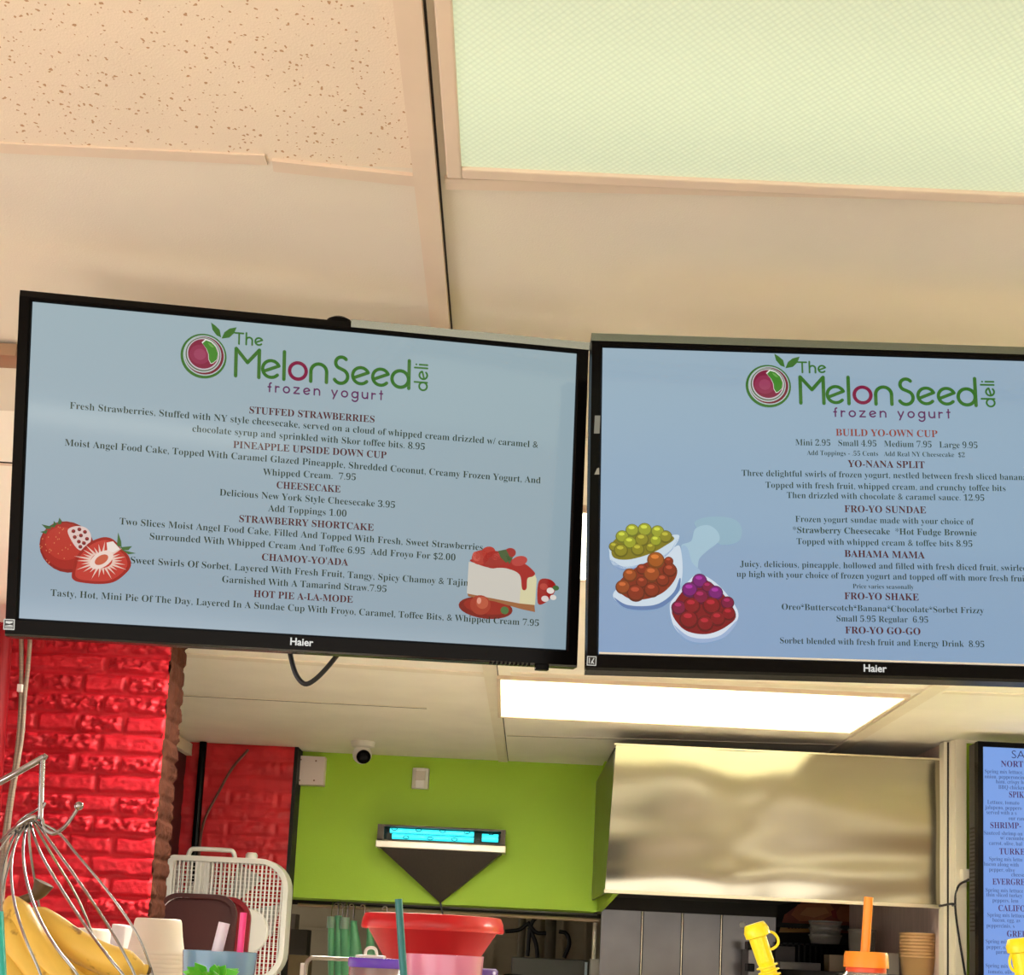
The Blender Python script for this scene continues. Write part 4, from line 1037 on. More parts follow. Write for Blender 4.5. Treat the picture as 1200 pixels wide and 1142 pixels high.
PL = mat('clear_deli_plastic', (226, 222, 214), .15, trans=.75)
def cup_stack(x0, x1, ytop, Y, zb, n, lab, m, kind='deli_container', step=.011, contents=None, group='clear deli tubs under the hood'):
    a, b = at(x0, ytop, Y), at(x1, ytop, Y); r = (b.x - a.x) / 2; cx = (a.x + b.x) / 2; zt = a.z
    base = None
    h = zt - zb - step * (n - 1)
    for k in range(n):
        if base is None:
            t = thing(kind, lab[0], 'food tub', (cx, Y, zb), group)
            bm = B(); lathe(bm, (cx, Y, zb), [(0, 0.002), (r * .84, .002), (r * .98, h - .008), (r * 1.02, h - .006), (r * 1.02, h), (r * .98, h), (r * .94, h - .006), (r * .8, .006), (0, .006)], 28); O('tub', bm, m, t, smooth=True)
            base = t
        else: copy_tree(base, (cx, Y, zb + step * k), lab[min(k, len(lab) - 1)])
SUP = mat('pale_food_fill', (196, 182, 150), .7)
# two tubs standing on a black tray rack, boxes, and tall stack of tan-filled tubs
a = at(905, 1106, 5.5); b = at(1010, 1106, 5.5); zr = at(960, 1106, 5.5).z
t = thing('black_crate', 'black plastic slotted crate under the food poster', 'crate', ((a.x + b.x) / 2, 5.5, zsh))
bm = B()
box(bm, (a.x, 5.42, zr - .008), (b.x, 5.62, zr)); box(bm, (a.x, 5.42, zsh), (b.x, 5.62, zsh + .01))
for k in range(17): u = a.x + (b.x - a.x) * k / 16; box(bm, (u - .004, 5.42, zsh), (u + .004, 5.43, zr))
box(bm, (a.x, 5.61, zsh), (b.x, 5.62, zr)); O('slotted_body', bm, M['black'], t)
cup_stack(948, 986, 1078, 5.52, zr, 3, ['clear tub at the bottom of the short stack on the black crate', 'clear tub in the middle of the short stack on the black crate', 'clear lidded tub on top of the short stack on the black crate'], PL, step=.03)
cup_stack(994, 1026, 1088, 5.1, zsh, 1, ['single clear tub right of the short stack, behind the orange straw'], PL)
labs = ['%s clear tub in the tan stack at the right end under the hood' % w for w in ('lowest', 'second lowest', 'third lowest', 'fourth lowest', 'middle', 'fifth from top of', 'fourth from top of', 'third from top of', 'second from top of', 'topmost')]
labs = ['lowest tan-tinted tub in the tall stack at the right end under the hood', 'second tan-tinted tub up in the tall stack under the hood', 'third tan-tinted tub up in the tall stack under the hood', 'fourth tan-tinted tub up in the tall stack under the hood', 'fifth tan-tinted tub up in the tall stack under the hood', 'sixth tan-tinted tub up in the tall stack under the hood', 'seventh tan-tinted tub up in the tall stack under the hood', 'topmost tan-tinted tub of the tall stack under the hood']
TAN = mat('tan_tinted_tub', (222, 178, 122), .3, trans=.3)
cup_stack(1055, 1096, 1092, 4.56, zsh, 8, labs, TAN, step=.012, group='tan tubs stacked at the right end under the hood')
for x0, y0, x1, Y, c, lab in ((914, 1126, 962, 5.2, (110, 108, 108), 'pale grey low box left of the orange straw bottle'), (972, 1118, 992, 5.25, (196, 176, 146), 'cream card box close left of the orange lid'), (1040, 1116, 1054, 4.8, (190, 180, 160), 'small whitish box right of the orange lid'), (909, 1108, 932, 5.35, (70, 66, 66), 'dark grey box behind the yellow straw')):
    a, b = at(x0, y0, Y), at(x1, y0, Y); bm = B(); box(bm, (a.x, Y, zsh), (b.x, Y + .09, max(a.z, zsh + .01))); O('carton', bm, mat('carton_%d' % x0, c, .6, var=.05), label=lab, cat='box', bevel=.003)
a, b = at(877, 1112, 5.3), at(903, 1112, 5.3)
t = thing('equipment_box', 'grey equipment box with dark knob by the backsplash, behind the yellow straw', 'appliance', ((a.x + b.x) / 2, 5.3, 0))
bm = B(); box(bm, (a.x, 5.3, 0), (b.x, 5.44, a.z)); O('body', bm, M['steel2'], t, bevel=.003)
for y in (1107, 1133):
    bm = B(); p = at(879, y, 5.28); box(bm, (p.x - .012, 5.26, p.z - .018), (p.x + .016, 5.34, p.z + .016)); O('knob', bm, M['black'], t, bevel=.004)

# ------------------------------------------------------------------ salad board on the right
YT = 4.18
bmx0 = at(1146, 868, YT).x
a = at(1146, 868, YT); t = thing('television', 'upright blue salad menu screen on the right green wall, cut by the frame edge', 'television', (a.x + .25, YT, .95))
Wd, zt, zb = .50, a.z, .95
bm = B()
for p, q in (((a.x, YT, zb), (a.x + .018, YT + .03, zt)), ((a.x + Wd - .018, YT, zb), (a.x + Wd, YT + .03, zt)), ((a.x + .018, YT, zb), (a.x + Wd - .018, YT + .03, zb + .018)), ((a.x + .018, YT, zt - .018), (a.x + Wd - .018, YT + .03, zt))): box(bm, p, q)
O('bezel', bm, M['black'], t)
bm = B(); box(bm, (a.x + .001, YT + .028, zb), (a.x + Wd, YT + .085, zt - .002)); box(bm, (a.x + .1, YT + .085, 1.4), (a.x + .4, YW, 1.9))
bsh = O('back_shell', bm, mat('dark_tv_shell', (40, 36, 34), .5), t)
bm = B()
for k in range(26): z = zt - .30 - k * .014; box(bm, (a.x - .001, YT + .035, z), (a.x + .002, YT + .075, z + .006))
O('vent_slots', bm, M['gap'], bsh)
PC = Panel((a.x + Wd / 2, YT + .006, (zt + zb) / 2), (1, 0, 0), (0, 0, 1))
me = screen_base(PC, (-Wd / 2 + .018, Wd / 2 - .018, -(zt - zb) / 2 + .018, (zt - zb) / 2 - .018), ((112, 150, 226), (112, 150, 226), (122, 160, 226), (122, 160, 226)), 0)
me.materials[0] = M['board']
scrC = link_mesh('screen', me, t, 'blue lit menu screen')
cv = Canvas(PC)
for tx, p, cap in (('NORT', (1173, 898), 7), ('SPIK', (1182.5, 934), 7), ('SHRIMP-', (1160.5, 970), 7), ('TURKE', (1171, 1000.5), 7), ('EVERGRE', (1163, 1036), 7), ('CALIFO', (1170, 1067), 7), ('GREE', (1180, 1097), 7)):
    ex = {'NORT': 1199, 'SPIK': 1200, 'SHRIMP-': 1196.5, 'TURKE': 1201, 'EVERGRE': 1201, 'CALIFO': 1201.5, 'GREE': 1203}[tx]
    cv.text(tx, p, (ex, p[1] + .6), cap, (70, 36, 92), .0008)
cv.text('SA', (1185.5, 888), (1201, 888.6), 9, (40, 40, 90), .0008, -.01, plain=True)
cv.build('heading_lettering', scrC, 'purple capital headings', M['board'])
cv = Canvas(PC)
for tx, x, y in (('Spring mix lettuce, to', 1154, 905.5), ('onion, pepperoncini', 1154, 911.5), ('ham, crispy ba', 1167, 917.5), ('BBQ chicken', 1170, 924), ('Lettuce, tomato', 1157, 941.5), ('jalapeno, peppero', 1154, 947.5), ('served with a s', 1156, 953.5), ('our ran', 1182, 960.5), ('Sauteed shrimp on', 1153, 977.5), ('w/ cucumber', 1172, 983.5), ('carrot, olive, bal', 1159, 989.5), ('Spring mix lettu', 1159, 1008), ('bacon along with', 1153, 1014), ('pepper, olive', 1159, 1020.5), ('cheese', 1185, 1026.5), ('Spring mix lettuce', 1155, 1044.5), ('thin sliced turkey', 1156, 1050), ('peppers, lem', 1163, 1056.5), ('Spring mix lettuce', 1157, 1073.5), ('bacon, egg, av', 1163, 1079.5), ('peppercinis, s', 1156, 1086), ('Spring mix lett', 1155, 1104.5), ('pepper, olives', 1156, 1111), ('parmesan', 1167, 1117), ('Spring mix', 1155, 1133), ('tomato, oliv', 1158, 1140)):
    V = glyphs(serif(tx), -.008)[0]; ex = x + (V[:, 0].max() - V[:, 0].min()) * 5.6
    cv.text(tx, (x, y), (ex, y + (ex - x) * .03), 4.6, (62, 82, 130), .0008, -.008)
cv.build('menu_lettering', scrC, 'small grey-blue menu lettering', M['board'])
bm = B(); tube(bm, [at(1131, 1142, 4.35), at(1120, 1070, 4.35), at(1122, 1040, 4.35), at(1135, 1030, 4.3)], .004, 8, 6); O('power_cable', bm, M['rubber'], label='thin black cable on the pale post left of the salad menu screen', cat='cable', smooth=True)
bm = B(); p = at(1130, 1025, 4.34); box(bm, (p.x - .012, 4.32, p.z - .022), (p.x + .014, 4.379, p.z + .02)); O('wall_clip', bm, M['cream'], label='small cream clip on the green wall edge beside the salad screen', cat='clip', bevel=.002)
bm = B(); p = at(1112, 1060, 4.34); tube(bm, [p + Vector((math.cos(q * PI / 5) * .02, math.sin(q * PI / 5) * .05 + .02, .003 * math.sin(q))) for q in range(10)], .004, 6, 3, closed=True); O('cable_tie', bm, M['rubber'], label='black tie knotted around the pale post at hood bottom height', cat='tie', smooth=True)

# ------------------------------------------------------------------ left: conduits, jamb, fan, trays
CON = mat('ribbed_grey_conduit', (128, 112, 96), .5, var=.25, stretch=(1, 1, 60), vscale=4)
for pts, lab in (([(25, 735), (25, 790), (24, 830), (20, 880), (10, 945), (3, 1000), (0, 1060)], 'left grey ribbed conduit beside the red brick pillar'), ([(36, 735), (33, 780), (29, 815), (26, 860), (19, 905), (12, 950), (6, 1010), (2, 1060)], 'right grey ribbed conduit beside the red brick pillar')):
    bm = B(); tube(bm, [at(x, y, 3.22) for x, y in pts], .0062, 8, 8); o = O('conduit', bm, CON, label=lab, cat='conduit', smooth=True)
bm = B(); p = at(23.5, 806, 3.21); box(bm, (p.x - .006, 3.205, p.z - .010), (p.x + .006, 3.235, p.z + .010)); O('conduit_clip', bm, M['whitep'], label='small white clip around the left conduit', cat='clip')
bm = B(); tube(bm, [at(-2, 735, 3.1), at(-18, 960, 3.1), at(-28, 1142, 3.1)], .036, 16, 1); O('red_pipe', bm, mat('gloss_red_metal', (112, 14, 20), .5, spec=.08, bump=.1), label='glossy red upright post at the far left edge', cat='post', smooth=True)
bm = B(); a = at(6, 401, 1.69); box(bm, (a.x - .012, 1.66, ZC - .022), (a.x + .03, 1.70, ZC - .004)); O('ceiling_clip', bm, mat('tan_metal_clip', (170, 140, 112), .4, metal=.5), label='small metal clip on the ceiling at the far left', cat='clip')

# box fan
def fan():
    Y = 4.92; p0 = at(197, 1003, Y); p1 = at(338, 1100, Y)
    x0, x1, zt = p0.x, p1.x - .015, at(250, 1003, Y).z; zb = 1.38; D = .11
    cx = (x0 + x1) / 2
    t = thing('box_fan', 'white plastic box fan standing behind the brown and red trays', 'fan', (cx, Y + D / 2, zb))
    def outline(ins, rl, rr):
        L = []
        for ccx, ccz, r, a0 in ((x1 - ins - rr, zt - ins - rr, rr, 0), (x0 + ins + rl, zt - ins - rl, rl, 90), (x0 + ins + rl, zb + ins + rl, rl, 180), (x1 - ins - rr, zb + ins + rr, rr, 270)):
            for k in range(9): an = math.radians(a0 + k * 90 / 8); L.append((ccx + r * math.cos(an), ccz + r * math.sin(an)))
        return L
    o = outline(0, .025, .12); i = outline(.022, .012, .10)
    bm = B(); n = len(o); R = [[bm.verts.new((x, y, z)) for x, z in q] for q, y in ((i, Y + D), (o, Y + D), (o, Y), (i, Y))]
    for a, b in zip(R, R[1:] + R[:1]):
        for j in range(n): bm.faces.new((a[j], a[(j + 1) % n], b[(j + 1) % n], b[j]))
    O('frame', bm, M['fan'], t, bevel=.003)
    for yy, nm in ((Y + .006, 'front_grille'), (Y + D - .008, 'rear_grille')):
        bm = B()
        front = nm == 'front_grille'; x = x0 + .03
        while x < x1 - .02:
            zz = zt - .023 - (0 if x < x1 - .12 else (.10 - math.sqrt(max(0, .10 ** 2 - (x - (x1 - .12)) ** 2))))
            wv = .0030 if front else .0016
            box(bm, (x - wv, yy, zb + .022), (x + wv, yy + .006, zz)); x += .0165 if front else .033
        z = zb + .03
        while z < zt - .03:
            xe = x1 - .022
            if z > zt - .12: xe = x1 - .122 + math.sqrt(max(0, .10 ** 2 - (z - (zt - .122)) ** 2))
            box(bm, (x0 + .022, yy + .006, z - .0011), (xe, yy + .009, z + .0011)); z += .016 if front else .024
        O(nm, bm, M['fan'], t)
    cz = (zt + zb) / 2 + .02
    bm = B(); lathe(bm, (cx + .085, Y + .004, zt - .29), [(0, -.004), (.085, -.004), (.09, .004), (.09, .02), (0, .02)], 32, axis=(0, 1, 0)); O('motor_cover', bm, M['fan'], t, smooth=True)
    bm = B()
    for k in range(5):
        a0 = 2 * PI * k / 5; V = []
        for r, da, dy in ((.06, -.25, .03), (.20, -.42, .025), (.21, .25, .07), (.06, .3, .065)): V.append((cx + r * math.cos(a0 + da), Y + .02 + dy, cz + r * math.sin(a0 + da)))
        prism(bm, V, (0, .003, 0))
    O('fan_blades', bm, mat('fan_blade_plastic', (208, 204, 198), .4), t)
    bm = B(); box(bm, (x0 + .11, Y + .02, zb + .03), (x0 + .165, Y + .07, zt - .022)); O('motor_strut', bm, M['fan'], t)
    bm = B()
    hx0, hx1 = at(217, 995, Y).x, at(273, 995, Y).x
    tube(bm, [(hx0, Y + .05, zt - .002), (hx0 + .01, Y + .05, zt + .024), (hx0 + .035, Y + .05, zt + .030), (hx1 - .035, Y + .05, zt + .030), (hx1 - .01, Y + .05, zt + .024), (hx1, Y + .05, zt - .002)], .0095, 10, 4); O('handle', bm, M['fan'], t, smooth=True)
    bm = B(); kx = at(292, 1000, Y).x; lathe(bm, (kx, Y + .05, zt - .001), [(.024, 0), (.024, .018), (.018, .026), (0, .027)], 20); O('speed_knob', bm, M['fan'], t, smooth=True)
fan()
# counter against the left wall that carries fan and trays
bm = B(); box(bm, (XLB + .04, 4.3, 1.34), (-0.97, 5.18, 1.38)); box(bm, (XLB + .04, 4.35, 0), (-1.0, 5.18, 1.34)); O('side_counter', bm, M['cream'], label='high pale side counter under the box fan', cat='counter')
def tray(x0, x1, y0, y1, Y, m, lab, rr, lean):
    a, b = at(x0, y0, Y), at(x1, y1, Y); zt = a.z; zb = 1.38; xa, xb = a.x, b.x
    L = []
    for ccx, ccz, r, a0 in ((xb - rr, zt - rr, rr, 0), (xa + rr, zt - rr, rr, 90), (xa + rr, zb + rr * .5, rr * .5, 180), (xb - rr * .5, zb + rr * .5, rr * .5, 270)):
        for k in range(9): an = math.radians(a0 + k * 90 / 8); L.append((ccx + r * math.cos(an), ccz + r * math.sin(an)))
    t = thing('serving_tray', lab, 'tray', ((xa + xb) / 2, Y, zb), 'trays leaning by the box fan')
    c = Vector(((xa + xb) / 2, 0, (zt + zb) / 2))
    ins = [(c.x + (x - c.x) * .90, c.z + (z - c.z) * .90) for x, z in L]
    bm = B(); n = len(L); R = [[bm.verts.new((x, Y + dy + lean * (z - zb), z)) for x, z in q] for q, dy in ((L, .02), (L, 0), (ins, .0))]
    for p, q in zip(R, R[1:]):
        for j in range(n): bm.faces.new((p[j], p[(j + 1) % n], q[(j + 1) % n], q[j]))
    O('rim', bm, m, t, smooth=True)
    bm = B(); prism(bm, [(x, Y + .014 + lean * (z - zb), z) for x, z in ins], (0, .006, 0)); O('tray_bed', bm, m, t)
tray(183, 272, 1044, 1110, 4.5, mat('brown_tray_plastic', (68, 32, 30), .45), 'dark brown rounded tray standing in front of the box fan', .075, .12)
tray(205, 289, 1047, 1110, 4.62, mat('deep_red_tray_plastic', (124, 10, 20), .4), 'deep red rounded tray standing behind the dark brown one', .085, .12)

# ------------------------------------------------------------------ front counter and everything on it
ZT = 1.40
t = thing('serving_counter', 'high front serving counter below the frame carrying cups and fruit', 'counter', (0.1, 1.75, 0))
bm = B(); box(bm, (-1.35, .72, ZT - .04), (1.5, 2.75, ZT)); O('worktop', bm, mat('pale_laminate', (206, 196, 180), .4, var=.04), t, bevel=.004)
bm = B(); box(bm, (-1.3, .78, 0), (1.45, 2.7, ZT - .04)); O('cabinet_body', bm, mat('counter_body', (150, 120, 92), .5), t)

# white foam cups, upside-down stack
FOAM = mat('white_foam_cup', (222, 213, 200), .5)
def foam(cx, Y, z, r, h):
    bm = B(); lathe(bm, (cx, Y, z), [(r * 1.13, 0), (r * 1.16, .003), (r * 1.16, .008), (r * 1.10, .011), (r * 1.0, h * .55), (r * .93, h - .006), (r * .89, h - .001), (r * .84, h), (r * .6, h - .002), (0, h - .002)], 40); return bm
p = at(186, 1076, 2.1); a, b = at(160, 1080, 2.1), at(214, 1080, 2.1); R = (b.x - a.x) / 2 / .93; H = .062; ST = .0072
n = int(round((p.z - H - ZT) / ST)); zbase = p.z - H - ST * n
bm = foam(p.x, 2.1, ZT, R, H); base = O('foam_cup', bm, FOAM, label='bottom foam cup of the tall upside-down white stack', cat='cup', group='upside-down foam cups', smooth=True)
ords = ['second', 'third', 'fourth', 'fifth', 'sixth', 'seventh', 'eighth', 'ninth', 'tenth', 'eleventh', 'twelfth', 'thirteenth', 'fourteenth', 'fifteenth', 'sixteenth', 'seventeenth', 'eighteenth', 'nineteenth', 'twentieth', 'twenty-first', 'twenty-second', 'twenty-third', 'twenty-fourth']
ST = (p.z - H - ZT) / n
for k in range(1, n + 1):
    lab = 'topmost upside-down white foam cup of the tall stack by the pillar' if k == n else ('%s foam cup down from the top of the tall white stack' % ords[n - k - 1])
    copy_tree(base, Vector(base.location) + Vector((0, 0, ST * k)), lab)
p = at(100, 1087, 2.35); a, b = at(71, 1090, 2.35), at(129, 1090, 2.35); R2 = (b.x - a.x) / 2 / .93
hh = .105; n2 = max(1, int(round((p.z - hh - ZT) / .011))); st2 = (p.z - hh - ZT) / n2
bm = foam(p.x, 2.35, ZT, R2, hh); base2 = O('foam_cup', bm, FOAM, label='bottom foam cup of the shorter white stack behind the bananas', cat='cup', group='upside-down foam cups', smooth=True)
for k in range(1, n2 + 1):
    lab = 'topmost foam cup of the shorter white stack behind the bananas' if k == n2 else '%s foam cup down in the shorter stack behind the bananas' % ords[n2 - k - 1]
    copy_tree(base2, Vector(base2.location) + Vector((0, 0, st2 * k)), lab)
# white napkin box between
a, b = at(134, 1082, 2.28), at(155, 1085, 2.28)
bm = B(); prism(bm, [(a.x, 2.24, ZT), (b.x - .004, 2.24, ZT), (b.x, 2.24, b.z), (a.x + .008, 2.24, a.z)], (0, .07, 0)); O('napkin_box', bm, mat('pale_carton', (226, 218, 224), .5, var=.05), label='pale carton standing between the two foam cup stacks', cat='box', bevel=.003)

# blue translucent tumbler with straws, leafy pineapple crown before it
BLUE = mat('blue_translucent_plastic', (150, 196, 232), .2, trans=.55)
Yb = 1.5
a, b = at(215.5, 1112, Yb), at(301, 1116, Yb); cx = (a.x + b.x) / 2; r = (b.x - a.x) / 2; zt = (a.z + b.z) / 2
t = thing('tumbler', 'pale blue translucent tumbler holding a white and a pink straw', 'cup', (cx, Yb, ZT))
bm = B(); lathe(bm, (cx, Yb, ZT), [(0, .003), (r * .8, .003), (r, zt - ZT - .002), (r, zt - ZT), (r - .003, zt - ZT), (r * .78, .008), (0, .008)], 40); O('cup_wall', bm, BLUE, t, smooth=True)
def straw(p0, p1, rad, m, lab, name='drinking_straw', n=14, group=None):
    p0, p1 = Vector(p0), Vector(p1); d = (p1 - p0).normalized()
    L = (p1 - p0).length
    bm = B(); lathe(bm, p0, [(rad * .8, 0.001), (rad, 0), (rad, L), (rad * .8, L), (rad * .8, L * .5), (rad * .8, 0.001)], n, axis=d); return O(name, bm, m, label=lab, cat='straw', smooth=True)
def to_z(p_top, p_low, z):       # extend the line through two points down to height z
    d = p_low - p_top; return p_top + d * ((z - p_top.z) / d.z)
q0, q1 = at(263, 1081, Yb), at(250, 1132, Yb - .0); straw(to_z(q0, q1, ZT + .012), q0, .0068, mat('white_straw_plastic', (226, 214, 232), .3), 'thick pearly white straw in the pale blue tumbler')
q0, q1 = at(285.5, 1069, Yb), at(281, 1118, Yb); straw(to_z(q0, q1, ZT + .012), q0, .0040, mat('hot_pink_straw_plastic', (240, 50, 140), .3, sss=.1), 'hot pink straw in the pale blue tumbler')
YPc = 1.36
c = at(248, 1150, YPc); t = thing('pineapple_cup', 'plastic pineapple cup with green leaf crown in front of the blue tumbler', 'cup', (c.x, YPc, ZT))
bm = B(); lathe(bm, (c.x, YPc, ZT), [(0, 0), (.030, 0), (.042, .03), (.044, .06), (.036, c.z - ZT - .012), (.024, c.z - ZT), (0, c.z - ZT)], 28); O('cup_body', bm, mat('pineapple_yellow', (236, 190, 60), .35), t, smooth=True)
LEAF = mat('bright_green_leaf_plastic', (92, 190, 58), .35, var=.1)
for k, (dx, dz, w, y) in enumerate(((-34, -12, 8, .0), (-24, -18, 8, -.012), (-13, -23, 9, -.016), (0, -13, 10, -.02), (9, -21, 8, -.014), (20, -20, 8, -.01), (32, -12, 8, .0), (-18, -10, 9, -.026), (18, -9, 9, -.026), (0, -19, 8, .02), (-26, -14, 8, .02), (24, -15, 8, .02))):
    base_ = c + Vector((dx * .0004, y * .5, 0)); tip = at(248 + dx, 1150 + dz, YPc); tip.y = YPc + y * 1.6; mid = base_.lerp(tip, .5) + Vector((0, 0, .004))
    bm = B(); s = Vector((w * .0007, 0, 0)); dpt = Vector((0, .002, 0)); d_ = (tip - base_).normalized(); s = d_.cross(Vector((0, 1, 0))).normalized() * w * .0007
    prism(bm, [base_ - s * .8, mid - s, tip, mid + s, base_ + s * .8], dpt); O('leaf', bm, LEAF, t)

# wire fruit hanger with bananas
YW0 = 1.5
t = thing('wire_fruit_basket', 'chrome wire fruit basket hanging from a hooked stand, holding bananas', 'fruit basket', (at(30, 1000, YW0).x, YW0, ZT))
knot = at(38, 960, YW0)
fan_w = [([(68, 975), (92, 1003), (126, 1044), (155, 1085), (170, 1115), (180, 1150)], -.05), ([(43, 963), (62, 990), (92, 1032), (124, 1080), (146, 1118), (160, 1150)], -.12), ([(36, 966), (48, 1000), (75, 1046), (104, 1090), (128, 1122), (148, 1150)], -.16),
         ([(31, 968), (27, 998), (32, 1035), (46, 1075), (66, 1110), (95, 1150)], -.17), ([(26, 969), (16, 995), (13, 1025), (18, 1062), (30, 1100), (50, 1150)], -.15), ([(22, 971), (8, 1000), (2, 1030), (2, 1068), (8, 1110), (26, 1150)], -.10),
         ([(18, 973), (-2, 998), (-14, 1030), (-20, 1070), (-20, 1110), (-14, 1150)], -.03), ([(12, 975), (-12, 1000), (-30, 1040), (-40, 1090), (-42, 1150)], .06), ([(40, 965), (60, 1000), (90, 1050), (110, 1100), (120, 1150)], .12), ([(34, 968), (36, 1000), (44, 1050), (52, 1100), (56, 1150)], .16), ([(28, 969), (14, 1000), (2, 1050), (-4, 1100), (-8, 1150)], .14)]
ends = []
for pts, dep in fan_w:
    n = len(pts); P = []
    for k, (x, y) in enumerate(pts):
        f = k / (n - 1); Y = YW0 + dep * math.sin(f * PI / 2) ; P.append(at(x, y, Y))
    ends.append(P[-1])
    P.append(P[-1] + Vector((0, 0, -.03)))
    P = [knot] + P if (P[0] - knot).length > .004 else P
    bm = B(); tube(bm, P, .0016, 8, 6); O('wire', bm, M['chrome'], t, smooth=True)
ctr = sum(ends, Vector()) / len(ends)
bm = B()
ring = sorted(ends, key=lambda e: math.atan2(e.y - ctr.y, e.x - ctr.x)); ring = [Vector((e.x, e.y, e.z - .03)) for e in ring]
tube(bm, ring, .0026, 8, 5, closed=True); O('rim_wire', bm, M['chrome'], t, smooth=True)
bm = B(); zz = ring[0].z
for k in range(4): 
    f = 1 - .2 * k; tube(bm, [Vector((ctr.x + (e.x - ctr.x) * f, ctr.y + (e.y - ctr.y) * f, zz - .012 * k - .01)) for e in ring], .0016, 6, 4, closed=True)
for e in ring: tube(bm, [e, Vector((ctr.x + (e.x - ctr.x) * .7, ctr.y + (e.y - ctr.y) * .7, zz - .035)), Vector((ctr.x, ctr.y, zz - .05))], .0016, 6, 4)
O('bowl_wires', bm, M['chrome'], t, smooth=True)
bm = B(); tube(bm, [at(11, 976, YW0), at(22, 967, YW0 - .01), at(34, 959, YW0 - .012), at(42, 957, YW0 - .012)], .0034, 8, 4); tube(bm, [at(14, 974, YW0), at(27, 958, YW0 + .01), at(45, 947, YW0), at(50, 940, YW0)], .0018, 8, 4); tube(bm, [at(42, 960, YW0), at(48, 950, YW0), at(53, 940, YW0)], .0018, 8, 4); O('top_knot', bm, M['chrome'], t, smooth=True)
# hook and stand
bm = B(); tube(bm, [at(49, 960, YW0), at(52, 970, YW0), at(61, 976, YW0), at(70, 973, YW0), at(80, 963, YW0), at(92, 945, YW0)], .0026, 8, 6); h = O('hook', bm, M['chrome'], t, smooth=True)
bm = B(); lathe(bm, at(92.5, 944, YW0), [(.0055 * math.sin(PI * k / 8), -.0055 * math.cos(PI * k / 8)) for k in range(9)], 14); O('hook_ball', bm, M['chrome'], h, smooth=True)
bm = B(); tube(bm, [at(47.5, 960, YW0), at(50, 887, YW0)], .0034, 10, 1); O('hanging_rod', bm, M['chrome'], t, smooth=True)
arm = [at(52, 886, YW0), at(48, 889, YW0), at(0, 916, YW0), at(-60, 948, YW0 + .03), at(-110, 985, YW0 + .05)]
low = Vector((arm[-1].x - .01, arm[-1].y, ZT + .01))
bm = B(); tube(bm, arm + [arm[-1].lerp(low, .3), low], .0042, 10, 4); O('stand_arm', bm, M['chrome'], t, smooth=True)
bm = B(); lathe(bm, (low.x, low.y, ZT), [(0, 0), (.08, 0), (.08, .006), (.07, .012), (0, .012)], 32); O('stand_base', bm, M['chrome'], t, smooth=True)
# bananas: one bunch, each finger with stem and tip
def banana_mat():
    m = mat('banana_skin', (230, 190, 84), .52, var=.10, vscale=10)
    nt = m.node_tree; b = nt.nodes['Principled BSDF']; prev = b.inputs['Base Color'].links[0].from_socket
    tc = nt.nodes.new('ShaderNodeTexCoord'); nz = nt.nodes.new('ShaderNodeTexNoise'); nz.inputs['Scale'].default_value = 46; nz.inputs['Detail'].default_value = 5
    nt.links.new(tc.outputs['Object'], nz.inputs['Vector'])
    cr = nt.nodes.new('ShaderNodeValToRGB'); cr.color_ramp.elements[0].position = .60; cr.color_ramp.elements[1].position = .70
    nt.links.new(nz.outputs[0], cr.inputs[0])
    mx = nt.nodes.new('ShaderNodeMix'); mx.data_type = 'RGBA'; nt.links.new(cr.outputs[0], mx.inputs[0]); nt.links.new(prev, mx.inputs[6]); mx.inputs[7].default_value = (*lin((120, 70, 22)), 1)
    nt.links.new(mx.outputs[2], b.inputs['Base Color']); return m
BAN = banana_mat(); BST = mat('banana_stem', (84, 66, 40), .7, var=.25, vscale=30)
t = thing('banana_bunch', 'ripe yellow banana bunch with brown stem in the wire basket', 'bananas', (at(60, 1110, 1.5).x, 1.5, at(60, 1180, 1.5).z))
def banana(pts, Y, r):
    P = [at(x, y, yy) for (x, y), yy in zip(pts, Y)]
    bm = B(); tube(bm, P, lambda q: r * (max(.3, min(1, .45 + q * 3.2)) * max(.3, min(1, (1.02 - q) * 4.2))) ** .9, 9, 8); o = O('banana', bm, BAN, t, smooth=True)
    bm = B(); d = (P[-1] - P[-2]).normalized(); tube(bm, [P[-1] - d * .002, P[-1] + d * .004], r * .28, 6, 1); O('banana_tip', bm, BST, o)
    return o
banana([(30, 1072), (52, 1082), (84, 1104), (120, 1122), (150, 1131), (172, 1136)], (1.49, 1.47, 1.45, 1.44, 1.44, 1.45), .0185)
banana([(14, 1056), (22, 1075), (40, 1108), (64, 1138), (92, 1160), (122, 1176)], (1.47, 1.44, 1.42, 1.41, 1.41, 1.42), .0180)
banana([(2, 1076), (12, 1100), (30, 1130), (54, 1158), (84, 1180)], (1.44, 1.42, 1.41, 1.40, 1.40), .0180)
banana([(-14, 1080), (-8, 1110), (8, 1142), (30, 1170), (58, 1190)], (1.45, 1.42, 1.40, 1.39, 1.40), .0185)
banana([(20, 1062), (45, 1096), (75, 1130), (110, 1150), (145, 1160)], (1.53, 1.52, 1.50, 1.49, 1.49), .0175)
bm = B(); P = [at(4, 1062, 1.5), at(22, 1056, 1.5), at(38, 1050, 1.5), at(46, 1044, 1.5), at(52, 1034, 1.5)]
tube(bm, P, lambda q: .0058 + .0085 * max(0, q - .45) * 1.5, 8, 6); O('stem', bm, BST, t, smooth=True)
bm = B(); p = at(1, 1086, 1.33); lathe(bm, p + Vector((-.012, 0, -.02)), [(0, 0), (.012, .0), (.014, .02), (.012, .034), (0, .036)], 14); bm.free()
bm = B(); q0, q1 = at(-1, 1066, 1.32), at(-3, 1085, 1.32); bm2 = B(); bm2.free(); bm.free()
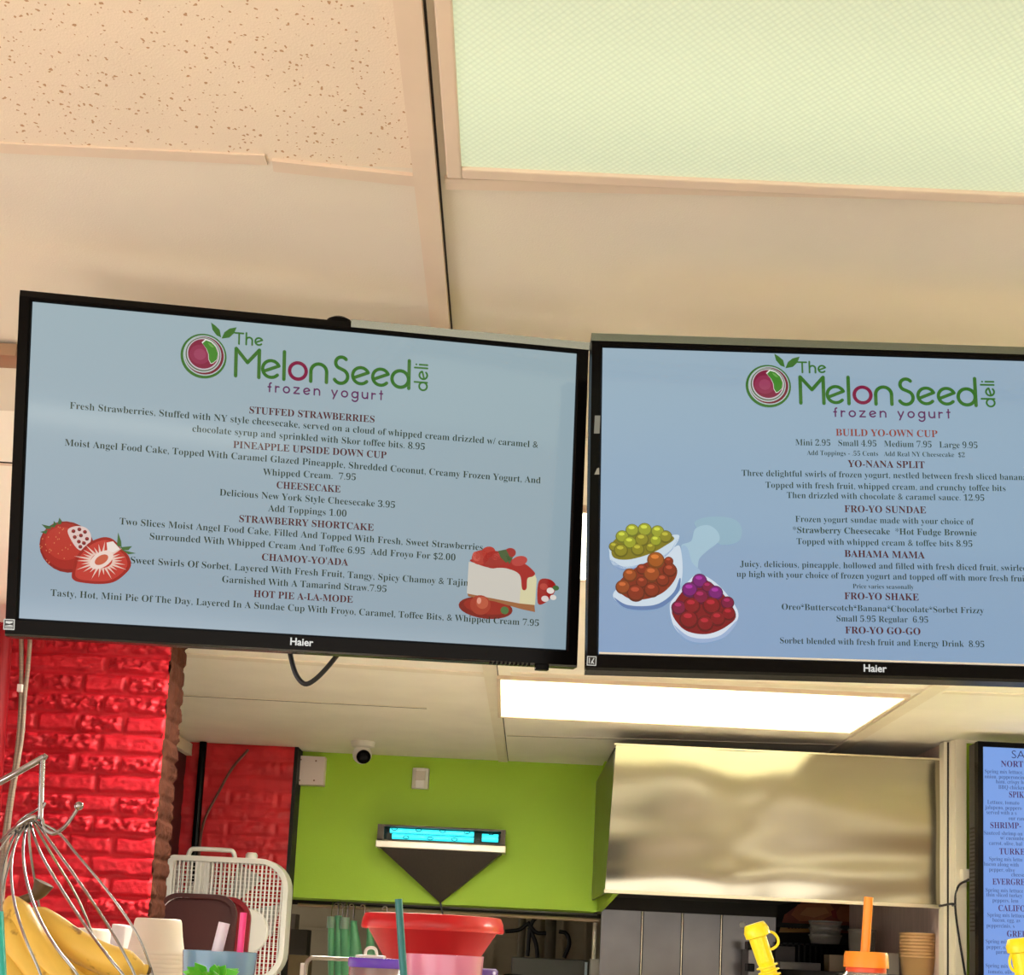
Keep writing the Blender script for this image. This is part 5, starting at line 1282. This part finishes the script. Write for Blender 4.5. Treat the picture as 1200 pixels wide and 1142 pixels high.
straw(to_z(at(-2, 1068, 1.3), at(-1, 1088, 1.3), ZT + .002), at(-2, 1068, 1.3), .0052, mat('turquoise_straw', (20, 170, 160), .3), 'turquoise straw tip at the left edge before the bananas')

# teal straw, clear jar with purple lid, red basin, pink tub
YJ = 1.75
a, b = at(408, 1126, YJ), at(476, 1130, YJ); cx = (a.x + b.x) / 2; r = (b.x - a.x) / 2; zt = at(440, 1124, YJ).z
t = thing('candy_jar', 'clear jar of brown nuts with purple screw lid left of the pink tub', 'jar', (cx, YJ, ZT))
bm = B(); lathe(bm, (cx, YJ, ZT), [(0, .002), (r * .92, .002), (r * .96, .02), (r * .96, zt - ZT - .012), (r * .9, zt - ZT - .008), (r * .88, zt - ZT - .01), (r * .9, .006), (0, .006)], 36); O('jar_wall', bm, mat('clear_pink_plastic', (238, 214, 224), .15, trans=.7), t, smooth=True)
bm = B(); lathe(bm, (cx, YJ, ZT), [(0, .007), (r * .88, .007), (r * .88, zt - ZT - .02), (r * .5, zt - ZT - .012), (0, zt - ZT - .014)], 28); O('nut_filling', bm, mat('nut_filling', (186, 128, 78), .6, var=.35, vscale=60, bump=.8, bscale=120), t, smooth=True)
bm = B(); lathe(bm, (cx, YJ, zt - .011), [(r * .97, 0), (r * 1.0, .002), (r * 1.0, .0105), (r * .96, .013), (0, .013)], 36); lid = O('lid', bm, mat('purple_lid_plastic', (110, 74, 214), .25), t, smooth=True)
bm = B(); w0, w1 = at(418, 1121, YJ), at(451, 1122, YJ); box(bm, (w0.x, YJ - .018, zt + .001), (w1.x, YJ + .018, zt + .006)); O('lid_cap', bm, M['whitep'], lid, bevel=.002)
bm = B(); tube(bm, [at(428, 1120, YJ), at(429, 1113, YJ), at(434, 1110, YJ), at(440, 1112, YJ), at(442, 1121, YJ)], .0022, 8, 5); O('lid_handle', bm, M['whitep'], lid, smooth=True)
q0, q1 = at(467, 1053, 1.35), at(473, 1142, 1.35)
q = straw(to_z(q0, q1, ZT), q0, .0042, mat('dark_teal_straw', (16, 112, 116), .35, var=.2), 'dark teal straw standing in front of the red basin')
# red basin on a stand
YR = 2.3
a, b = at(424, 1076, YR), at(591, 1086, YR); cx = (a.x + b.x) / 2; R = (b.x - a.x) / 2; zt = at(507, 1073, YR).z; zl = at(507, 1090, YR).z; zb_ = at(510, 1123, YR).z
t = thing('red_basin', 'red plastic basin with a broad rim behind the pink tub', 'basin', (cx, YR, ZT))
RED = mat('shaded_basin_red', (166, 16, 28), .5, spec=.2)  # body red set darker than the rim to carry its shade
bm = B(); rb = R * .66
lathe(bm, (cx, YR, zb_), [(0, -.03), (rb * .92, -.03), (rb, 0), (R * .90, zl - zb_), (R * .88, zl - zb_ + .004), (rb * .96, .004), (rb * .88, -.026), (0, -.026)], 48); O('bowl', bm, RED, t, smooth=True)
bm = B(); lathe(bm, (cx, YR, zl), [(R * .86, .002), (R * .985, -.001), (R, .003), (R * .985, (zt - zl) * .6), (R * .95, zt - zl), (R * .90, zt - zl + .001), (R * .88, (zt - zl) * .8)], 48); O('rim', bm, mat('lit_rim_red', (196, 32, 38), .3), t, smooth=True)
bm = B(); lathe(bm, (cx, YR, ZT), [(rb * .7, 0), (rb * .75, zb_ - .03 - ZT), (rb * .5, zb_ - .03 - ZT), (0, zb_ - .03 - ZT)], 32); O('foot', bm, RED, t, smooth=True)
# pink tub
YK = 1.5
a, b = at(476, 1116, YK), at(567, 1121, YK); cx = (a.x + b.x) / 2; r = (b.x - a.x) / 2; zt = (a.z + b.z) / 2
t = thing('pink_tub', 'pink translucent plastic tumbler in front of the red basin', 'cup', (cx, YK, ZT))
bm = B(); L = []
for rr, h in ((.84, .003), (1.0, zt - ZT - .001), (1.0, zt - ZT), (.965, zt - ZT), (.80, .008)):
    L.append([bm.verts.new((cx + r * rr * (1 - .015 * (k % 2)) * math.cos(2 * PI * k / 40), YK + r * rr * (1 - .015 * (k % 2)) * math.sin(2 * PI * k / 40), ZT + h)) for k in range(40)])
for g, h in zip(L, L[1:]):
    for k in range(40): bm.faces.new((g[k], g[(k + 1) % 40], h[(k + 1) % 40], h[k]))
bm.faces.new(L[0][::-1]); bm.faces.new(L[-1]); O('cup_wall', bm, mat('pink_translucent_plastic', (246, 166, 204), .22, trans=.45), t, smooth=True)
# purple lid of a jar to the right
a, b = at(560, 1134, 1.8), at(584, 1136, 1.8); cx = b.x - .032
t = thing('candy_jar', 'jar with dark purple lid partly hidden behind the pink tumbler', 'jar', (cx, 1.8, ZT))
bm = B(); lathe(bm, (cx, 1.8, ZT), [(0, 0), (.029, 0), (.03, .01), (.03, b.z - ZT - .012), (0, b.z - ZT - .012)], 28); O('jar_wall', bm, mat('clear_lilac_plastic', (220, 206, 232), .2, trans=.5), t, smooth=True)
bm = B(); lathe(bm, (cx, 1.8, b.z - .012), [(0, 0), (.032, 0), (.032, .010), (.029, .013), (0, .013)], 28); O('lid', bm, mat('dark_purple_lid', (92, 64, 150), .3), t, smooth=True)
# metal frame stand at the left of the jar
t = thing('wire_frame_stand', 'bent grey metal frame with a white edge left of the purple-lidded jar', 'rack', (at(385, 1140, 1.95).x, 1.95, ZT))
pl = at(357, 1160, 1.95); 
bm = B(); tube(bm, [(pl.x, 1.95, ZT), at(358, 1142, 1.95), at(359, 1130, 1.95), at(363, 1123.5, 1.95), at(372, 1122, 1.95), at(430, 1125, 1.95), at(500, 1128, 1.95)], .0032, 8, 5); tube(bm, [at(500, 1128, 1.95), (at(500, 1128, 1.95).x, 1.95, ZT)], .0032, 8, 1); O('frame_tube', bm, mat('grey_tube', (150, 142, 130), .35, metal=.8), t, smooth=True)
bm = B(); a = at(352, 1128, 1.95); box(bm, (a.x, 1.952, ZT), (a.x + .008, 1.97, a.z)); O('edge_clip', bm, M['whitep'], t)

# yellow capped cup straws and the orange bottle
YEL = mat('bright_yellow_plastic', (250, 228, 20), .35)
def yellow(ptop, pmid, plow, Y, lab, ring):
    T0, T1, T2 = at(*ptop, Y), at(*pmid, Y), at(*plow, Y); d = (T0 - T2).normalized()
    foot = to_z(T1, T2, ZT + .11)
    t = thing('party_cup', lab, 'cup', (foot.x, Y, ZT))
    bm = B(); lathe(bm, (foot.x, Y, ZT), [(0, 0), (.036, 0), (.03, .012), (.02, .04), (.026, .075), (.022, .095), (.009, .112), (0, .112)], 28); O('cup_body', bm, YEL, t, smooth=True)
    Lc = (T0 - T1).length; prof = [(.0075, 0), (.0105, .001), (.0108, Lc * .5), (.0085, Lc * .97), (.0075, Lc), (0, Lc)]
    bm = B(); lathe(bm, T1, prof, 20, axis=d); cp = O('straw_cap', bm, YEL, t, smooth=True)
    L = (T1 - foot).length; prof = [(.0062, 0)]
    n = int((L - .02) / .0042)
    for k in range(n): prof += [(.0066, .0042 * k + .001), (.0092, .0042 * k + .0016), (.0092, .0042 * k + .0026), (.0066, .0042 * k + .0032)]
    prof += [(.0072, .0042 * n + .002), (.0075, L)]
    bm = B(); lathe(bm, foot, prof, 18, axis=d); O('ribbed_straw', bm, YEL, t)
    bm = B(); tube(bm, [at(x, y, Y) for x, y in ring], .0012, 8, 6); O('cap_strap', bm, YEL, cp, smooth=True)
yellow((883, 1082), (889, 1098), (903, 1142), 1.05, 'yellow ribbed straw cup with capped tip left of the orange bottle', [(891, 1094), (899, 1091.5), (906, 1092.5), (911, 1098), (912, 1104), (909, 1109), (903, 1112), (899, 1111)])
yellow((1192.5, 1099), (1196, 1116), (1202, 1150), 1.05, 'yellow capped straw cup at the right frame edge below the salad screen', [(1189, 1113), (1185, 1118), (1183, 1126), (1185, 1134), (1190, 1138), (1196, 1137)])
YO = 1.1
a, b = at(990, 1113, YO), at(1040, 1117, YO); cx = (a.x + b.x) / 2; r = (b.x - a.x) / 2; zt = (a.z + b.z) / 2; zl = at(1014, 1132, YO).z
OR = mat('orange_lid_plastic', (248, 148, 38), .35)
t = thing('juice_bottle', 'clear bottle with orange cap and orange straw right of the yellow straw', 'bottle', (cx, YO, ZT))
bm = B(); L = [[] for _ in range(4)]
for k in range(48):
    g = 1 - .02 * (k % 2)
    for j, (rr, h) in enumerate(((1.03, zl - .001), (1.0, zt - .003), (.95, zt), (0.3, zt))): L[j].append(bm.verts.new((cx + r * rr * g * math.cos(2 * PI * k / 48), YO + r * rr * g * math.sin(2 * PI * k / 48), h)))
for g, h in zip(L, L[1:]):
    for k in range(48): bm.faces.new((g[k], g[(k + 1) % 48], h[(k + 1) % 48], h[k]))
bm.faces.new(L[-1]); bm.faces.new(L[0][::-1]); O('cap', bm, OR, t, smooth=True)
bm = B(); lathe(bm, (cx, YO, zl - .006), [(r * .9, 0), (r * .93, .003), (r * .9, .0055)], 30); O('neck_ring', bm, mat('red_orange_ring', (232, 84, 40), .35), t, smooth=True)
bm = B(); lathe(bm, (cx, YO, ZT), [(0, 0), (r * 1.3, 0), (r * 1.36, .01), (r * 1.36, zl - ZT - .02), (r * 1.0, zl - ZT - .007), (r * .86, zl - ZT - .004), (r * .8, zl - ZT - .006), (r * 1.2, .006), (0, .006)], 36); O('bottle_wall', bm, mat('clear_bottle_plastic', (230, 224, 216), .12, trans=.8), t, smooth=True)
p0, p1 = at(1018, 1051, YO), at(1013.5, 1118, YO)
bm = B(); d = (p0 - p1).normalized(); lathe(bm, p1 - d * .004, [(.0030, 0), (.0040, 0), (.0040, (p0 - p1).length + .004), (.003, (p0 - p1).length + .004), (.003, .01)], 16, axis=d); O('straw', bm, OR, t, smooth=True)
